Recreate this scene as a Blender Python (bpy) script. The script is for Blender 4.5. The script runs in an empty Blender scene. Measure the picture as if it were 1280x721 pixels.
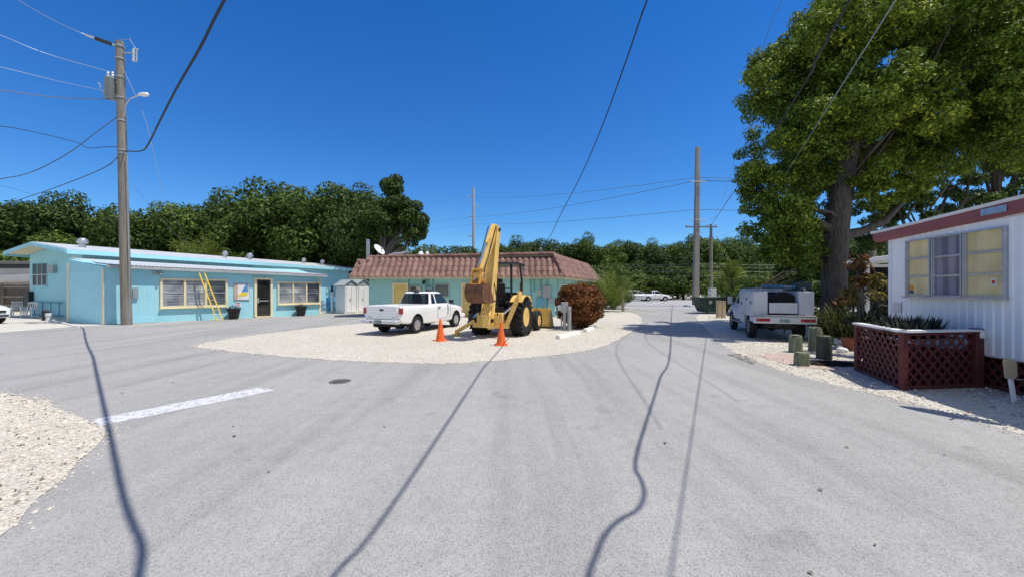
import bpy, bmesh, math, random
import numpy as np
from mathutils import Vector, Matrix
R = math.radians
random.seed(7)
scene = bpy.context.scene
col = scene.collection
CH, HY, FPX = 1.68, 362.5, 510.0      # eye height (m), horizon row and focal length of the photograph

# ------------------------------------------------------------------ measuring helpers
def G(px, py):                         # ground point seen at a pixel
    Y = CH * FPX / (py - HY)
    return ((px - 640) / FPX * Y, Y)
def at(px, py, Y):                     # point at depth Y seen at a pixel
    return Vector(((px - 640) / FPX * Y, Y, CH + (HY - py) / FPX * Y))
def hz(py, Y): return CH + (HY - py) / FPX * Y

# ------------------------------------------------------------------ materials
MATS = {}
def nt(name):
    m = bpy.data.materials.new(name); m.use_nodes = True
    n = m.node_tree; n.nodes.clear()
    out = n.nodes.new('ShaderNodeOutputMaterial')
    return m, n, out
def N(n, t, **kw):
    x = n.nodes.new(t)
    for k, v in kw.items():
        if k.startswith('i_'): x.inputs[k[2:].replace('_', ' ')].default_value = v
        else: setattr(x, k, v)
    return x
def ramp(n, stops, fac=None):
    r = n.nodes.new('ShaderNodeValToRGB')
    e = r.color_ramp.elements
    while len(e) < len(stops): e.new(0.5)
    for k, (p, c) in enumerate(stops):
        e[k].position = p
        e[k].color = (c, c, c, 1) if isinstance(c, (int, float)) else (*c[:3], 1)
    if fac: n.links.new(fac, r.inputs[0])
    return r
def sc(c, k): return tuple(min(1.0, max(0.0, v * k)) for v in c)
def coords(n, kind='Object', scale=(1, 1, 1)):
    tc = n.nodes.new('ShaderNodeTexCoord'); mp = n.nodes.new('ShaderNodeMapping')
    mp.inputs['Scale'].default_value = scale
    n.links.new(tc.outputs[kind], mp.inputs[0])
    return mp.outputs[0]
def mix(n, a, b, fac, blend='MIX'):
    m = n.nodes.new('ShaderNodeMix'); m.data_type = 'RGBA'; m.blend_type = blend
    for s, k in ((fac, 0), (a, 6), (b, 7)):
        if isinstance(s, (int, float)): m.inputs[k].default_value = s if k == 0 else (s, s, s, 1)
        elif isinstance(s, tuple): m.inputs[k].default_value = (*s[:3], 1)
        else: n.links.new(s, m.inputs[k])
    return m.outputs[2]
def mat(name, c, rough=.6, metal=0, var=.12, scale=2.0, bump=0, bscale=40, spec=.4, coat=0,
        stretch=(1, 1, 1), dirt=None, dscale=1.2, damt=.5, groove=None, bdist=.02):
    if name in MATS: return MATS[name]
    m, n, out = nt(name)
    b = N(n, 'ShaderNodeBsdfPrincipled'); n.links.new(b.outputs[0], out.inputs[0])
    b.inputs['Roughness'].default_value = rough; b.inputs['Metallic'].default_value = metal
    b.inputs['Specular IOR Level'].default_value = spec; b.inputs['Coat Weight'].default_value = coat
    v = coords(n, 'Object', stretch)
    no = N(n, 'ShaderNodeTexNoise', i_Scale=scale, i_Detail=6.0, i_Roughness=.65); n.links.new(v, no.inputs['Vector'])
    r = ramp(n, [(.3, sc(c, 1 - var)), (.7, sc(c, 1 + var))], no.outputs[0])
    cl = r.outputs[0]
    if dirt:
        d = N(n, 'ShaderNodeTexNoise', i_Scale=dscale, i_Detail=8.0, i_Roughness=.7); n.links.new(v, d.inputs['Vector'])
        dr = ramp(n, [(.48, 0.0), (.72, damt)], d.outputs[0])
        cl = mix(n, cl, dirt, dr.outputs[0])
    n.links.new(cl, b.inputs['Base Color'])
    if bump or groove:
        bn = N(n, 'ShaderNodeBump', i_Strength=bump or .4, i_Distance=bdist)
        if groove:
            w = N(n, 'ShaderNodeTexWave', i_Scale=groove[1], i_Distortion=0.0); w.bands_direction = groove[0]
            n.links.new(coords(n), w.inputs['Vector'])
            n.links.new(ramp(n, [(0, 0.0), (.12, 1.0)], w.outputs[1]).outputs[0], bn.inputs['Height'])
        else:
            bb = N(n, 'ShaderNodeTexNoise', i_Scale=bscale, i_Detail=4.0); n.links.new(v, bb.inputs['Vector'])
            n.links.new(bb.outputs[0], bn.inputs['Height'])
        n.links.new(bn.outputs[0], b.inputs['Normal'])
    MATS[name] = m
    return m
def leaf_mat(name, dark, lightc, trans=.3, nscale=.6, rough=.55, tip=None, tpos=.97):
    m, n, out = nt(name)
    g = N(n, 'ShaderNodeNewGeometry')
    v = coords(n)
    no = N(n, 'ShaderNodeTexNoise', i_Scale=nscale, i_Detail=3.0); n.links.new(v, no.inputs['Vector'])
    mx = N(n, 'ShaderNodeMath', operation='MULTIPLY_ADD'); mx.inputs[1].default_value = .55
    n.links.new(g.outputs['Random Per Island'], mx.inputs[0])
    m2 = N(n, 'ShaderNodeMath', operation='MULTIPLY'); m2.inputs[1].default_value = .6
    n.links.new(no.outputs[0], m2.inputs[0]); n.links.new(m2.outputs[0], mx.inputs[2])
    stops = [(.2, dark), (.8, lightc)] + ([(tpos, tip)] if tip else [])
    r = ramp(n, stops, mx.outputs[0])
    b = N(n, 'ShaderNodeBsdfPrincipled'); b.inputs['Roughness'].default_value = rough
    b.inputs['Specular IOR Level'].default_value = .3
    t = N(n, 'ShaderNodeBsdfTranslucent'); ms = N(n, 'ShaderNodeMixShader'); ms.inputs[0].default_value = trans
    n.links.new(r.outputs[0], b.inputs['Base Color'])
    n.links.new(mix(n, r.outputs[0], (1, 1, .25), .25, 'MULTIPLY'), t.inputs[0])
    n.links.new(b.outputs[0], ms.inputs[1]); n.links.new(t.outputs[0], ms.inputs[2]); n.links.new(ms.outputs[0], out.inputs[0])
    MATS[name] = m
    return m
def glass_mat(name, tint, refl=.18, opac=0.0, base=(0.02, .02, .025)):
    m, n, out = nt(name)
    tr = N(n, 'ShaderNodeBsdfTransparent'); tr.inputs[0].default_value = (*tint, 1)
    df = N(n, 'ShaderNodeBsdfDiffuse'); df.inputs[0].default_value = (*base, 1)
    gl = N(n, 'ShaderNodeBsdfGlossy'); gl.inputs['Roughness'].default_value = .03
    lw = N(n, 'ShaderNodeLayerWeight'); pw = N(n, 'ShaderNodeMath', operation='POWER'); pw.inputs[1].default_value = 4.0; n.links.new(lw.outputs['Facing'], pw.inputs[0])
    ad = N(n, 'ShaderNodeMath', operation='MULTIPLY_ADD'); ad.inputs[1].default_value = .8; ad.inputs[2].default_value = .04 + refl * .2
    n.links.new(pw.outputs[0], ad.inputs[0])
    m0 = N(n, 'ShaderNodeMixShader'); m0.inputs[0].default_value = opac
    n.links.new(tr.outputs[0], m0.inputs[1]); n.links.new(df.outputs[0], m0.inputs[2])
    m1 = N(n, 'ShaderNodeMixShader'); n.links.new(ad.outputs[0], m1.inputs[0])
    n.links.new(m0.outputs[0], m1.inputs[1]); n.links.new(gl.outputs[0], m1.inputs[2]); n.links.new(m1.outputs[0], out.inputs[0])
    MATS[name] = m
    return m

# ------------------------------------------------------------------ mesh builder
class MB:
    def __init__(s, M=None): s.v = []; s.f = []; s.M = M
    def add(s, vs, fs):
        o = len(s.v)
        s.v += [tuple(s.M @ Vector(p)) if s.M else tuple(p) for p in vs]
        s.f += [tuple(i + o for i in f) for f in fs]
        return s
    def box(s, x0, x1, y0, y1, z0, z1):
        v = [(x, y, z) for z in (z0, z1) for y in (y0, y1) for x in (x0, x1)]
        return s.add(v, [(0, 2, 3, 1), (4, 5, 7, 6), (0, 1, 5, 4), (2, 6, 7, 3), (0, 4, 6, 2), (1, 3, 7, 5)])
    def bar(s, a, b, w, h, up=(0, 0, 1)):      # box beam from a to b
        a, b = Vector(a), Vector(b); d = (b - a).normalized(); u = Vector(up)
        if abs(d.dot(u)) > .98: u = Vector((1, 0, 0))
        e = d.cross(u).normalized(); u = e.cross(d)
        v = [p + e * i * w / 2 + u * j * h / 2 for p in (a, b) for j in (-1, 1) for i in (-1, 1)]
        return s.add(v, [(0, 2, 3, 1), (4, 5, 7, 6), (0, 1, 5, 4), (2, 6, 7, 3), (0, 4, 6, 2), (1, 3, 7, 5)])
    def prism(s, poly, a, b, axis='z'):         # poly in the other two axes
        def P(p, t): return {'x': (t, p[0], p[1]), 'y': (p[0], t, p[1]), 'z': (p[0], p[1], t)}[axis]
        n = len(poly)
        v = [P(p, a) for p in poly] + [P(p, b) for p in poly]
        f = [tuple(range(n))[::-1], tuple(range(n, 2 * n))] + [(i, (i + 1) % n, n + (i + 1) % n, n + i) for i in range(n)]
        return s.add(v, f)
    def tube(s, pts, r, n=8, cap=True):
        pts = [Vector(p) for p in pts]
        rs = r if isinstance(r, (list, tuple)) else [r] * len(pts)
        prev = None; vs = []
        for i, p in enumerate(pts):
            d = (pts[min(i + 1, len(pts) - 1)] - pts[max(i - 1, 0)])
            if d.length < 1e-9: d = Vector((0, 0, 1))
            d.normalize()
            if prev is None: e = d.orthogonal().normalized()
            else: e = (prev - d * prev.dot(d)).normalized()
            prev = e; g = d.cross(e)
            for k in range(n):
                a = 2 * math.pi * k / n
                vs.append(p + (e * math.cos(a) + g * math.sin(a)) * rs[i])
        fs = []
        for i in range(len(pts) - 1):
            for k in range(n):
                fs.append((i * n + k, i * n + (k + 1) % n, (i + 1) * n + (k + 1) % n, (i + 1) * n + k))
        if cap: fs += [tuple(range(n))[::-1], tuple(range((len(pts) - 1) * n, len(pts) * n))]
        return s.add(vs, fs)
    def cyl(s, a, b, r, r2=None, n=16): return s.tube([a, b], [r, r if r2 is None else r2], n)
    def lathe(s, prof, c=(0, 0, 0), n=20, axis='z'):      # prof: (radius, height) list
        vs = []
        for r, h in prof:
            for k in range(n):
                a = 2 * math.pi * k / n; x, y = r * math.cos(a), r * math.sin(a)
                p = {'z': (x, y, h), 'y': (x, h, y), 'x': (h, x, y)}[axis]
                vs.append((p[0] + c[0], p[1] + c[1], p[2] + c[2]))
        fs = [(i * n + k, i * n + (k + 1) % n, (i + 1) * n + (k + 1) % n, (i + 1) * n + k) for i in range(len(prof) - 1) for k in range(n)]
        fs += [tuple(range(n))[::-1], tuple(range((len(prof) - 1) * n, len(prof) * n))]
        return s.add(vs, fs)
    def mesh(s, name):
        me = bpy.data.meshes.new(name); me.from_pydata(s.v, [], s.f); me.update()
        bm = bmesh.new(); bm.from_mesh(me); bmesh.ops.recalc_face_normals(bm, faces=bm.faces); bm.to_mesh(me); bm.free()
        return me
    def build(s, name, m, parent=None, w=None, bevel=0, smooth=35, loc=None):
        me = s.mesh(name)
        if w is not None:
            off = Vector(w.location); me.transform(Matrix.Translation(-off))
        return link(name, me, m, parent, bevel, smooth, loc)
def link(name, me, m, parent=None, bevel=0, smooth=35, loc=None):
    o = bpy.data.objects.new(name, me); col.objects.link(o)
    if m and not me.materials: me.materials.append(m)
    if smooth:
        me.polygons.foreach_set('use_smooth', [True] * len(me.polygons)); me.set_sharp_from_angle(angle=R(smooth))
    if bevel:
        b = o.modifiers.new('bevel', 'BEVEL'); b.width = bevel; b.segments = 2; b.limit_method = 'ANGLE'; b.angle_limit = R(40)
    if parent: o.parent = parent
    if loc is not None: o.location = loc
    return o
def tag(o, label=None, cat=None, group=None, kind=None):
    if label: o['label'] = label
    if cat: o['category'] = cat
    if group: o['group'] = group
    if kind: o['kind'] = kind
    return o
def empty(name, loc, label, cat, heading=None, group=None, rz=None):
    o = bpy.data.objects.new(name, None); col.objects.link(o); o.location = loc; o.empty_display_size = .2
    if heading is not None: o.rotation_euler.z = R(90 - heading)     # local +x points along the heading (clockwise from +Y)
    if rz is not None: o.rotation_euler.z = rz
    return tag(o, label, cat, group)
def copy_tree(o, parent=None):
    c = o.copy(); col.objects.link(c); c.parent = parent
    for ch in list(o.children): copy_tree(ch, c)
    return c
def boolean(o, cutters):
    """cut meshes out of o for good"""
    for cme in cutters:
        co = bpy.data.objects.new('cut', cme); col.objects.link(co); co.parent = o.parent
        md = o.modifiers.new('b', 'BOOLEAN'); md.operation = 'DIFFERENCE'; md.solver = 'EXACT'; md.object = co
        dg = bpy.context.evaluated_depsgraph_get(); dg.update()
        new = bpy.data.meshes.new_from_object(o.evaluated_get(dg))
        o.modifiers.clear(); old = o.data; o.data = new
        bpy.data.objects.remove(co)
    o.data.polygons.foreach_set('use_smooth', [True] * len(o.data.polygons)); o.data.set_sharp_from_angle(angle=R(30))

# ------------------------------------------------------------------ foliage helpers
def leaf_cloud(name, pos, outd, size, aspect, rng, fold=.12, upb=.35, rnd=.8):
    n = len(pos)
    nr = outd * .6 + rng.normal(size=(n, 3)) * rnd * .6 + np.array([0, 0, upb])
    nr /= np.linalg.norm(nr, axis=1)[:, None] + 1e-9
    a = rng.normal(size=(n, 3)) + np.array([0, 0, -.4]); a -= nr * (a * nr).sum(1)[:, None]
    a /= np.linalg.norm(a, axis=1)[:, None] + 1e-9
    b = np.cross(nr, a)
    s = (size * rng.uniform(.6, 1.35, n))[:, None]
    up = nr * s * fold
    V = np.stack([pos - a * s * .5, pos + b * s * aspect * .5 + up, pos + a * s * .5, pos - b * s * aspect * .5 + up], 1).reshape(-1, 3)
    return quads(name, V)
def quads(name, V):
    n = len(V) // 4
    me = bpy.data.meshes.new(name)
    me.vertices.add(4 * n); me.vertices.foreach_set('co', V.astype(np.float32).ravel())
    me.loops.add(4 * n); me.loops.foreach_set('vertex_index', np.arange(4 * n, dtype=np.int32))
    me.polygons.add(n); me.polygons.foreach_set('loop_start', np.arange(0, 4 * n, 4, dtype=np.int32))
    me.update(calc_edges=True)
    return me
def clump_points(clumps, n, rng, inner=.45):
    c = np.array([k[0] for k in clumps]); r = np.array([k[1] for k in clumps])
    if r.ndim == 1: r = np.stack([r, r, r * .75], 1)
    w = r[:, 0] ** 2; idx = rng.choice(len(c), n, p=w / w.sum())
    d = rng.normal(size=(n, 3)); d /= np.linalg.norm(d, axis=1)[:, None]
    rad = (inner + (1.08 - inner) * rng.uniform(0, 1, n) ** .6)[:, None]
    return c[idx] + d * r[idx] * rad, d
def limbs(mb, base, targets, r0, rng, n=7):
    for t in targets:
        b = Vector(base); t = Vector(t)
        mid = b.lerp(t, .5) + Vector(rng.normal(size=3) * (t - b).length * .08) + Vector((0, 0, (t - b).length * .05))
        pts = [b, b.lerp(mid, .5) + Vector(rng.normal(size=3) * .08), mid, mid.lerp(t, .5), t]
        mb.tube(pts, [r0, r0 * .8, r0 * .6, r0 * .4, r0 * .18], n)
# ------------------------------------------------------------------ ground, road, gravel
rng = np.random.default_rng(3)
def ground_mat(name, base, dark, light, cell, bump, speck=.35, blotch=.25, streak=False):
    m, n, out = nt(name)
    b = N(n, 'ShaderNodeBsdfPrincipled'); b.inputs['Roughness'].default_value = .9; b.inputs['Specular IOR Level'].default_value = .15
    n.links.new(b.outputs[0], out.inputs[0])
    v = coords(n)
    big = N(n, 'ShaderNodeTexNoise', i_Scale=.35, i_Detail=6.0, i_Roughness=.6); n.links.new(v, big.inputs['Vector'])
    mid = N(n, 'ShaderNodeTexNoise', i_Scale=4.0, i_Detail=8.0, i_Roughness=.75); n.links.new(v, mid.inputs['Vector'])
    vor = N(n, 'ShaderNodeTexVoronoi', i_Scale=cell); n.links.new(v, vor.inputs['Vector'])
    sep = N(n, 'ShaderNodeSeparateColor'); n.links.new(vor.outputs['Color'], sep.inputs[0])
    c = mix(n, ramp(n, [(.3, sc(base, 1 - blotch)), (.7, sc(base, 1 + blotch * .6))], big.outputs[0]).outputs[0],
            ramp(n, [(.3, dark), (.7, light)], mid.outputs[0]).outputs[0], .35)
    c = mix(n, c, ramp(n, [(0, 1 - speck), (.55, 1.0), (1, 1.0)], sep.outputs[0]).outputs[0], 1.0, 'MULTIPLY')
    c = mix(n, c, light, ramp(n, [(.86, 0.0), (.93, speck * 1.3)], sep.outputs[1]).outputs[0])
    if streak:
        # worn wheel tracks and darker oily bands along the road, plus hairline cracks
        sv = coords(n, 'Object', (.9, .05, 1))
        st = N(n, 'ShaderNodeTexNoise', i_Scale=1.6, i_Detail=4.0, i_Roughness=.6); n.links.new(sv, st.inputs['Vector'])
        c = mix(n, c, ramp(n, [(.36, .86), (.5, 1.0), (.7, 1.07)], st.outputs[0]).outputs[0], 1.0, 'MULTIPLY')
        wv = N(n, 'ShaderNodeTexNoise', i_Scale=.5, i_Detail=5.0); n.links.new(v, wv.inputs['Vector'])
        off = N(n, 'ShaderNodeVectorMath', operation='MULTIPLY_ADD'); off.inputs[1].default_value = (1.6, 1.6, 0)
        n.links.new(wv.outputs[1], off.inputs[0]); n.links.new(v, off.inputs[2])
        cr = N(n, 'ShaderNodeTexVoronoi', i_Scale=.22, feature='DISTANCE_TO_EDGE'); n.links.new(off.outputs[0], cr.inputs['Vector'])
        cm = mix(n, ramp(n, [(0.0, .55), (.0025, 1.0)], cr.outputs[0]).outputs[0], 1.0, ramp(n, [(.45, 0.0), (.6, 1.0)], big.outputs[0]).outputs[0])
        c = mix(n, c, cm, .22, 'MULTIPLY')
        sp = N(n, 'ShaderNodeTexNoise', i_Scale=1.3, i_Detail=2.0); n.links.new(v, sp.inputs['Vector'])
        c = mix(n, c, ramp(n, [(.25, .8), (.33, 1.0)], sp.outputs[0]).outputs[0], 1.0, 'MULTIPLY')
    n.links.new(c, b.inputs['Base Color'])
    bn = N(n, 'ShaderNodeBump', i_Strength=bump, i_Distance=.015)
    ad = N(n, 'ShaderNodeMath', operation='ADD'); n.links.new(vor.outputs['Distance'], ad.inputs[0]); n.links.new(mid.outputs[0], ad.inputs[1])
    n.links.new(ad.outputs[0], bn.inputs['Height']); n.links.new(bn.outputs[0], b.inputs['Normal'])
    return m
GRAVEL = ground_mat('gravel_mat', (.61, .575, .50), (.47, .43, .36), (.77, .73, .65), 46, .55, speck=.32, blotch=.14)
ASPHALT = ground_mat('asphalt_mat', (.385, .38, .37), (.315, .31, .303), (.50, .493, .48), 95, .28, speck=.30, blotch=.14, streak=True)
ASPHALT2 = ground_mat('highway_mat', (.42, .42, .42), (.36, .36, .36), (.5, .5, .49), 20, .2, blotch=.1)
PAVER = mat('paver_mat', (.48, .36, .31), .85, var=.2, scale=6)
def sheet(name, poly, z, m, jit=0.0, step=.5, kind='structure'):
    pts = []
    for i, p in enumerate(poly):
        q = poly[(i + 1) % len(poly)]; d = math.hypot(q[0] - p[0], q[1] - p[1])
        k = max(1, int(d / step)) if (jit and d < 40) else 1
        for j in range(k):
            t = j / k; a = jit if (j or d < 40) else 0
            pts.append((p[0] + (q[0] - p[0]) * t + random.uniform(-a, a), p[1] + (q[1] - p[1]) * t + random.uniform(-a, a), z))
    mb = MB(); mb.add(pts, [tuple(range(len(pts)))])
    o = mb.build(name, m, smooth=0)
    if o.data.polygons[0].normal.z < 0: o.data.flip_normals()
    return tag(o, kind=kind)
def smooth_poly(pts, it=2, closed=False):
    for _ in range(it):
        q = []
        for i in range(len(pts) - (0 if closed else 1)):
            a, b = pts[i], pts[(i + 1) % len(pts)]
            q += [(a[0] * .75 + b[0] * .25, a[1] * .75 + b[1] * .25), (a[0] * .25 + b[0] * .75, a[1] * .25 + b[1] * .75)]
        pts = ([] if closed else [pts[0]]) + q + ([] if closed else [pts[-1]])
    return pts
g = MB(); g.add([(-900, -300, 0), (900, -300, 0), (900, 1500, 0), (-900, 1500, 0)], [(0, 1, 2, 3)])
tag(g.build('ground', GRAVEL, smooth=0), kind='structure')
right_edge = smooth_poly([(5.0, 1.2), G(1280, 541), G(1130, 501), G(1010, 474), G(935, 448), G(912, 438), G(893, 420), G(876, 404), G(868, 394), (18.0, 36.5)])
road = [(-60, -30), (8, -30), (6, -4)] + right_edge + [(11.5, 37), G(771, 387.5), G(800, 398), (-10.0, 28.5), (-13.2, 30.4), (-20.6, 21.2), (-24.5, 21.9), (-60, 24)]
sheet('road', road, .004, ASPHALT, .03, .25)
sheet('highway', [(-260, 37.2), (260, 36.0), (260, 67), (-260, 67)], .009, ASPHALT2)
isl = smooth_poly([G(243, 433), G(258, 429), G(300, 421), G(400, 408.5), G(465, 403), (-9.4, 26.5), (-9, 32), (6.5, 36.5), G(771, 387.5), G(795, 391), G(805, 400), G(790, 416), G(755, 433), G(720, 441), G(640, 449), G(565, 455), G(500, 454), G(400, 449), G(300, 441), G(262, 436)], 1, True)
sheet('gravel_island', isl, .010, GRAVEL, .06, .2)
patch = smooth_poly([(-30, 6.0), G(-60, 483), G(0, 491), G(60, 506)], 2) + [G(124, 533), G(131, 541), G(126, 550)] + [G(70, 606), G(0, 672), (-3.6, 1.0), (-30, -6)]
sheet('gravel_patch', patch, .010, GRAVEL, .03, .2)
sheet('concrete_apron', [G(0, 416), G(90, 408.5), G(128, 406.5), (-21.0, 20.9), (-26, 23.3), (-36, 26.5)], .012, mat('apron_mat', (.58, .55, .50), .9, var=.15, scale=3, bump=.3), .05, .5)
sheet('brick_pavers', [G(945, 444), G(975, 440.5), G(1012, 447), G(1052, 456), G(1045, 462), G(1000, 459)], .006, PAVER, .02, .4)
# worn stop line: broken flakes of paint
sm, sn, so = nt('line_paint')
b = N(sn, 'ShaderNodeBsdfPrincipled'); b.inputs['Roughness'].default_value = .75
tr = N(sn, 'ShaderNodeBsdfTransparent'); ms = N(sn, 'ShaderNodeMixShader')
no = N(sn, 'ShaderNodeTexNoise', i_Scale=9.0, i_Detail=9.0, i_Roughness=.8); sn.links.new(coords(sn), no.inputs['Vector'])
b.inputs['Base Color'].default_value = (.72, .73, .76, 1)
sn.links.new(ramp(sn, [(.36, 0.0), (.50, .9)], no.outputs[0]).outputs[0], ms.inputs[0])
sn.links.new(tr.outputs[0], ms.inputs[1]); sn.links.new(b.outputs[0], ms.inputs[2]); sn.links.new(ms.outputs[0], so.inputs[0])
sheet('stop_line', [G(114, 525), G(128, 532), G(344, 488), G(322, 484.5)], .008, sm, .015, .15)
# dark patched asphalt strip beside the pavers
sheet('asphalt_patch', [G(908, 443), G(925, 442), G(950, 453), G(942, 456)], .007, mat('patch_mat', (.17, .17, .16), .95, var=.4, scale=9, bump=.6), .03, .2)
mh = MB(); c0 = G(425, 476.7); mh.lathe([(.0, 0), (.19, 0), (.19, .006), (.17, .008), (.16, .004), (.0, .004)], n=28)
for k in range(-3, 4): mh.box(-.12, .12, k * .04 - .008, k * .05 + .008, .004, .009)
tag(mh.build('manhole_cover', mat('iron', (.17, .165, .16), .7, .3, var=.3, scale=15), loc=(c0[0], c0[1], .006)), 'small round dark iron utility cover set in the grey asphalt', 'manhole cover')
# loose stones, litter
def pebbles(name, region, n, s0, s1, m, z=.01):
    base = np.array([[1, 0, 0], [-1, 0, 0], [0, 1, 0], [0, -1, 0], [0, 0, 1], [0, 0, -1]], float)
    fb = np.array([[0, 2, 4], [2, 1, 4], [1, 3, 4], [3, 0, 4], [2, 0, 5], [1, 2, 5], [3, 1, 5], [0, 3, 5]])
    P = region(n); n = len(P); s = rng.uniform(s0, s1, n) * (rng.uniform(0, 1, n) ** 2 * 1.2 + .5)
    V = base[None] * s[:, None, None] * rng.uniform(.55, 1.2, (n, 6, 1)) * np.array([1, 1, .6])
    th = rng.uniform(0, 6.28, n); c, sn_ = np.cos(th)[:, None], np.sin(th)[:, None]
    V = np.stack([V[..., 0] * c - V[..., 1] * sn_, V[..., 0] * sn_ + V[..., 1] * c, V[..., 2]], -1)
    V += np.concatenate([P, np.full((n, 1), z)], 1)[:, None]
    F = (fb[None] + (np.arange(n) * 6)[:, None, None]).reshape(-1, 3)
    me = bpy.data.meshes.new(name); me.from_pydata(V.reshape(-1, 3).tolist(), [], F.tolist()); me.update()
    return tag(link(name, me, m, smooth=0), kind='stuff')
def inside(poly):
    from mathutils.geometry import intersect_point_line
    P = np.array(poly)
    def f(x, y):
        x1, y1 = P[:, 0], P[:, 1]; x2, y2 = np.roll(x1, -1), np.roll(y1, -1)
        c = ((y1 > y) != (y2 > y)); xi = (x2 - x1) * (y - y1) / (y2 - y1 + 1e-12) + x1
        return (np.sum(c & (x < xi)) % 2) == 1
    return f
def reg_poly(poly, x0, x1, y0, y1, pw=1.0):
    f = inside(poly)
    def r(n):
        out = []
        while len(out) < n:
            x = rng.uniform(x0, x1); y = y0 + (y1 - y0) * rng.uniform() ** pw
            if f(x, y): out.append((x, y))
        return np.array(out)
    return r
def reg_edge(edge, spread, bias=0.0):
    E = np.array(edge)
    def r(n):
        k = rng.integers(0, len(E) - 1, n); t = rng.uniform(0, 1, n)[:, None]
        return E[k] * (1 - t) + E[k + 1] * t + np.stack([rng.normal(bias, spread, n), rng.normal(0, spread, n)], 1)
    return r
STONE = mat('stone_mat', (.62, .57, .49), .9, var=.3, scale=8)
LITTER = mat('litter_mat', (.16, .11, .07), .9, var=.5, scale=5)
rpoly = right_edge[2:] + [(14, 30), (14, 5), (6.5, 3.5)]
tag(pebbles('gravel_stones', reg_poly(patch, -8.5, -2.2, 1.6, 7.2), 9000, .007, .026, STONE, .014), 'pale loose gravel stones over the roadside patch at the left')
tag(pebbles('gravel_stones', reg_poly(rpoly, 5.0, 13, 4, 16, 1.3), 9000, .008, .028, STONE, .006), 'pale loose gravel stones in front of the mobile home')
tag(pebbles('gravel_stones', reg_poly(isl, -12, 6, 9, 20, 1.5), 6000, .01, .03, STONE, .014), 'pale loose gravel stones around the parked digger')
tag(pebbles('gravel_stones', reg_edge(right_edge[2:20], .09, -.05), 900, .006, .02, STONE, .008), 'gravel stones strayed onto the road by the mobile home')
tag(pebbles('gravel_stones', reg_edge(isl + isl[:1], .13), 2600, .008, .024, STONE, .01), 'loose stones strayed over the rim of the gravel island')
tag(pebbles('gravel_stones', reg_edge(patch[2:-2], .10), 1300, .006, .02, STONE, .008), 'loose stones strayed over the rim of the left gravel patch')
def leaves_on(name, region, n, s, m, z):
    P = region(n); p = np.concatenate([P, np.full((len(P), 1), z)], 1)
    me = leaf_cloud(name, p, np.tile([0, 0, 1.0], (len(P), 1)), s, .5, rng, .15, 1.5, .35)
    return tag(link(name, me, m, smooth=0), kind='stuff')
tag(leaves_on('leaf_litter', reg_poly(patch, -8.5, -2.2, 1.6, 7.2), 1000, .036, LITTER, .024), 'dry brown leaf litter and dark flecks for stone shadows on the left gravel patch')  # real litter, thickened to stand in for small dark shadows between stones
tag(leaves_on('leaf_litter', reg_poly(rpoly, 5.5, 12, 4, 15), 900, .05, LITTER, .02), 'dry brown leaf litter on gravel under the big tree')
tag(leaves_on('leaf_litter', lambda n: np.stack([rng.uniform(-9, 8, n), rng.uniform(2.2, 16, n)], 1), 70, .05, LITTER, .012), 'few dry leaves scattered over the asphalt')
def mulch_r(n): 
    a = rng.uniform(0, 6.28, n); r = rng.uniform(0, 1, n) ** .6; c = G(1040, 455)
    return np.stack([c[0] + .55 * r * np.cos(a), c[1] + .32 * r * np.sin(a)], 1)
tag(leaves_on('mulch', mulch_r, 1500, .07, mat('mulch_mat', (.03, .022, .018), .95, var=.4), .03), 'dark mulch heap around the wood posts')

# ------------------------------------------------------------------ facades
class Facade:
    def __init__(s, P0, P1):
        s.a = Vector((P0[0], P0[1], 0)); s.b = Vector((P1[0], P1[1], 0)); s.L = (s.b - s.a).length
        s.u = (s.b - s.a).normalized(); n = Vector((s.u.y, -s.u.x, 0)); s.n = n
        s.M = Matrix(((s.u.x, n.x, 0, s.a.x), (s.u.y, n.y, 0, s.a.y), (0, 0, 1, 0), (0, 0, 0, 1)))   # (along, outward, up)
    def at(s, px):                       # distance along the wall seen at a pixel column
        k = (px - 640) / FPX
        return (k * s.a.y - s.a.x) / (s.u.x - k * s.u.y)
    def uz(s, px, py):
        u = s.at(px); Y = s.a.y + s.u.y * u
        return u, hz(py, Y)
WHITE = mat('white_paint', (.82, .82, .82), .5, var=.06, dirt=(.35, .33, .28), damt=.25)
CREAM = mat('cream_trim', (.80, .70, .46), .6, var=.1, dirt=(.4, .33, .2), damt=.3)
ALU = mat('mill_aluminium', (.55, .56, .58), .38, .75, var=.12, scale=6)
GREY = mat('grey_metal', (.36, .38, .40), .5, .3, var=.15, scale=5)
BLACK = mat('black_plastic', (.018, .018, .02), .5, var=.2)
DARKROOM = mat('dark_room', (.012, .013, .016), .3, spec=.5)
BLUE = mat('blue_siding', (.35, .71, .81), .65, var=.10, scale=.9, groove=('X', 1.6), dirt=(.36, .55, .58), dscale=.9, damt=.55)
BLUE_FLAT = mat('blue_boards', (.35, .71, .82), .6, var=.08, scale=1.2, dirt=(.42, .62, .65), damt=.3)
TEAL = mat('teal_stucco', (.31, .59, .60), .8, var=.08, scale=1.0, bump=.25, bscale=35, dirt=(.2, .36, .36), damt=.3)
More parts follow.
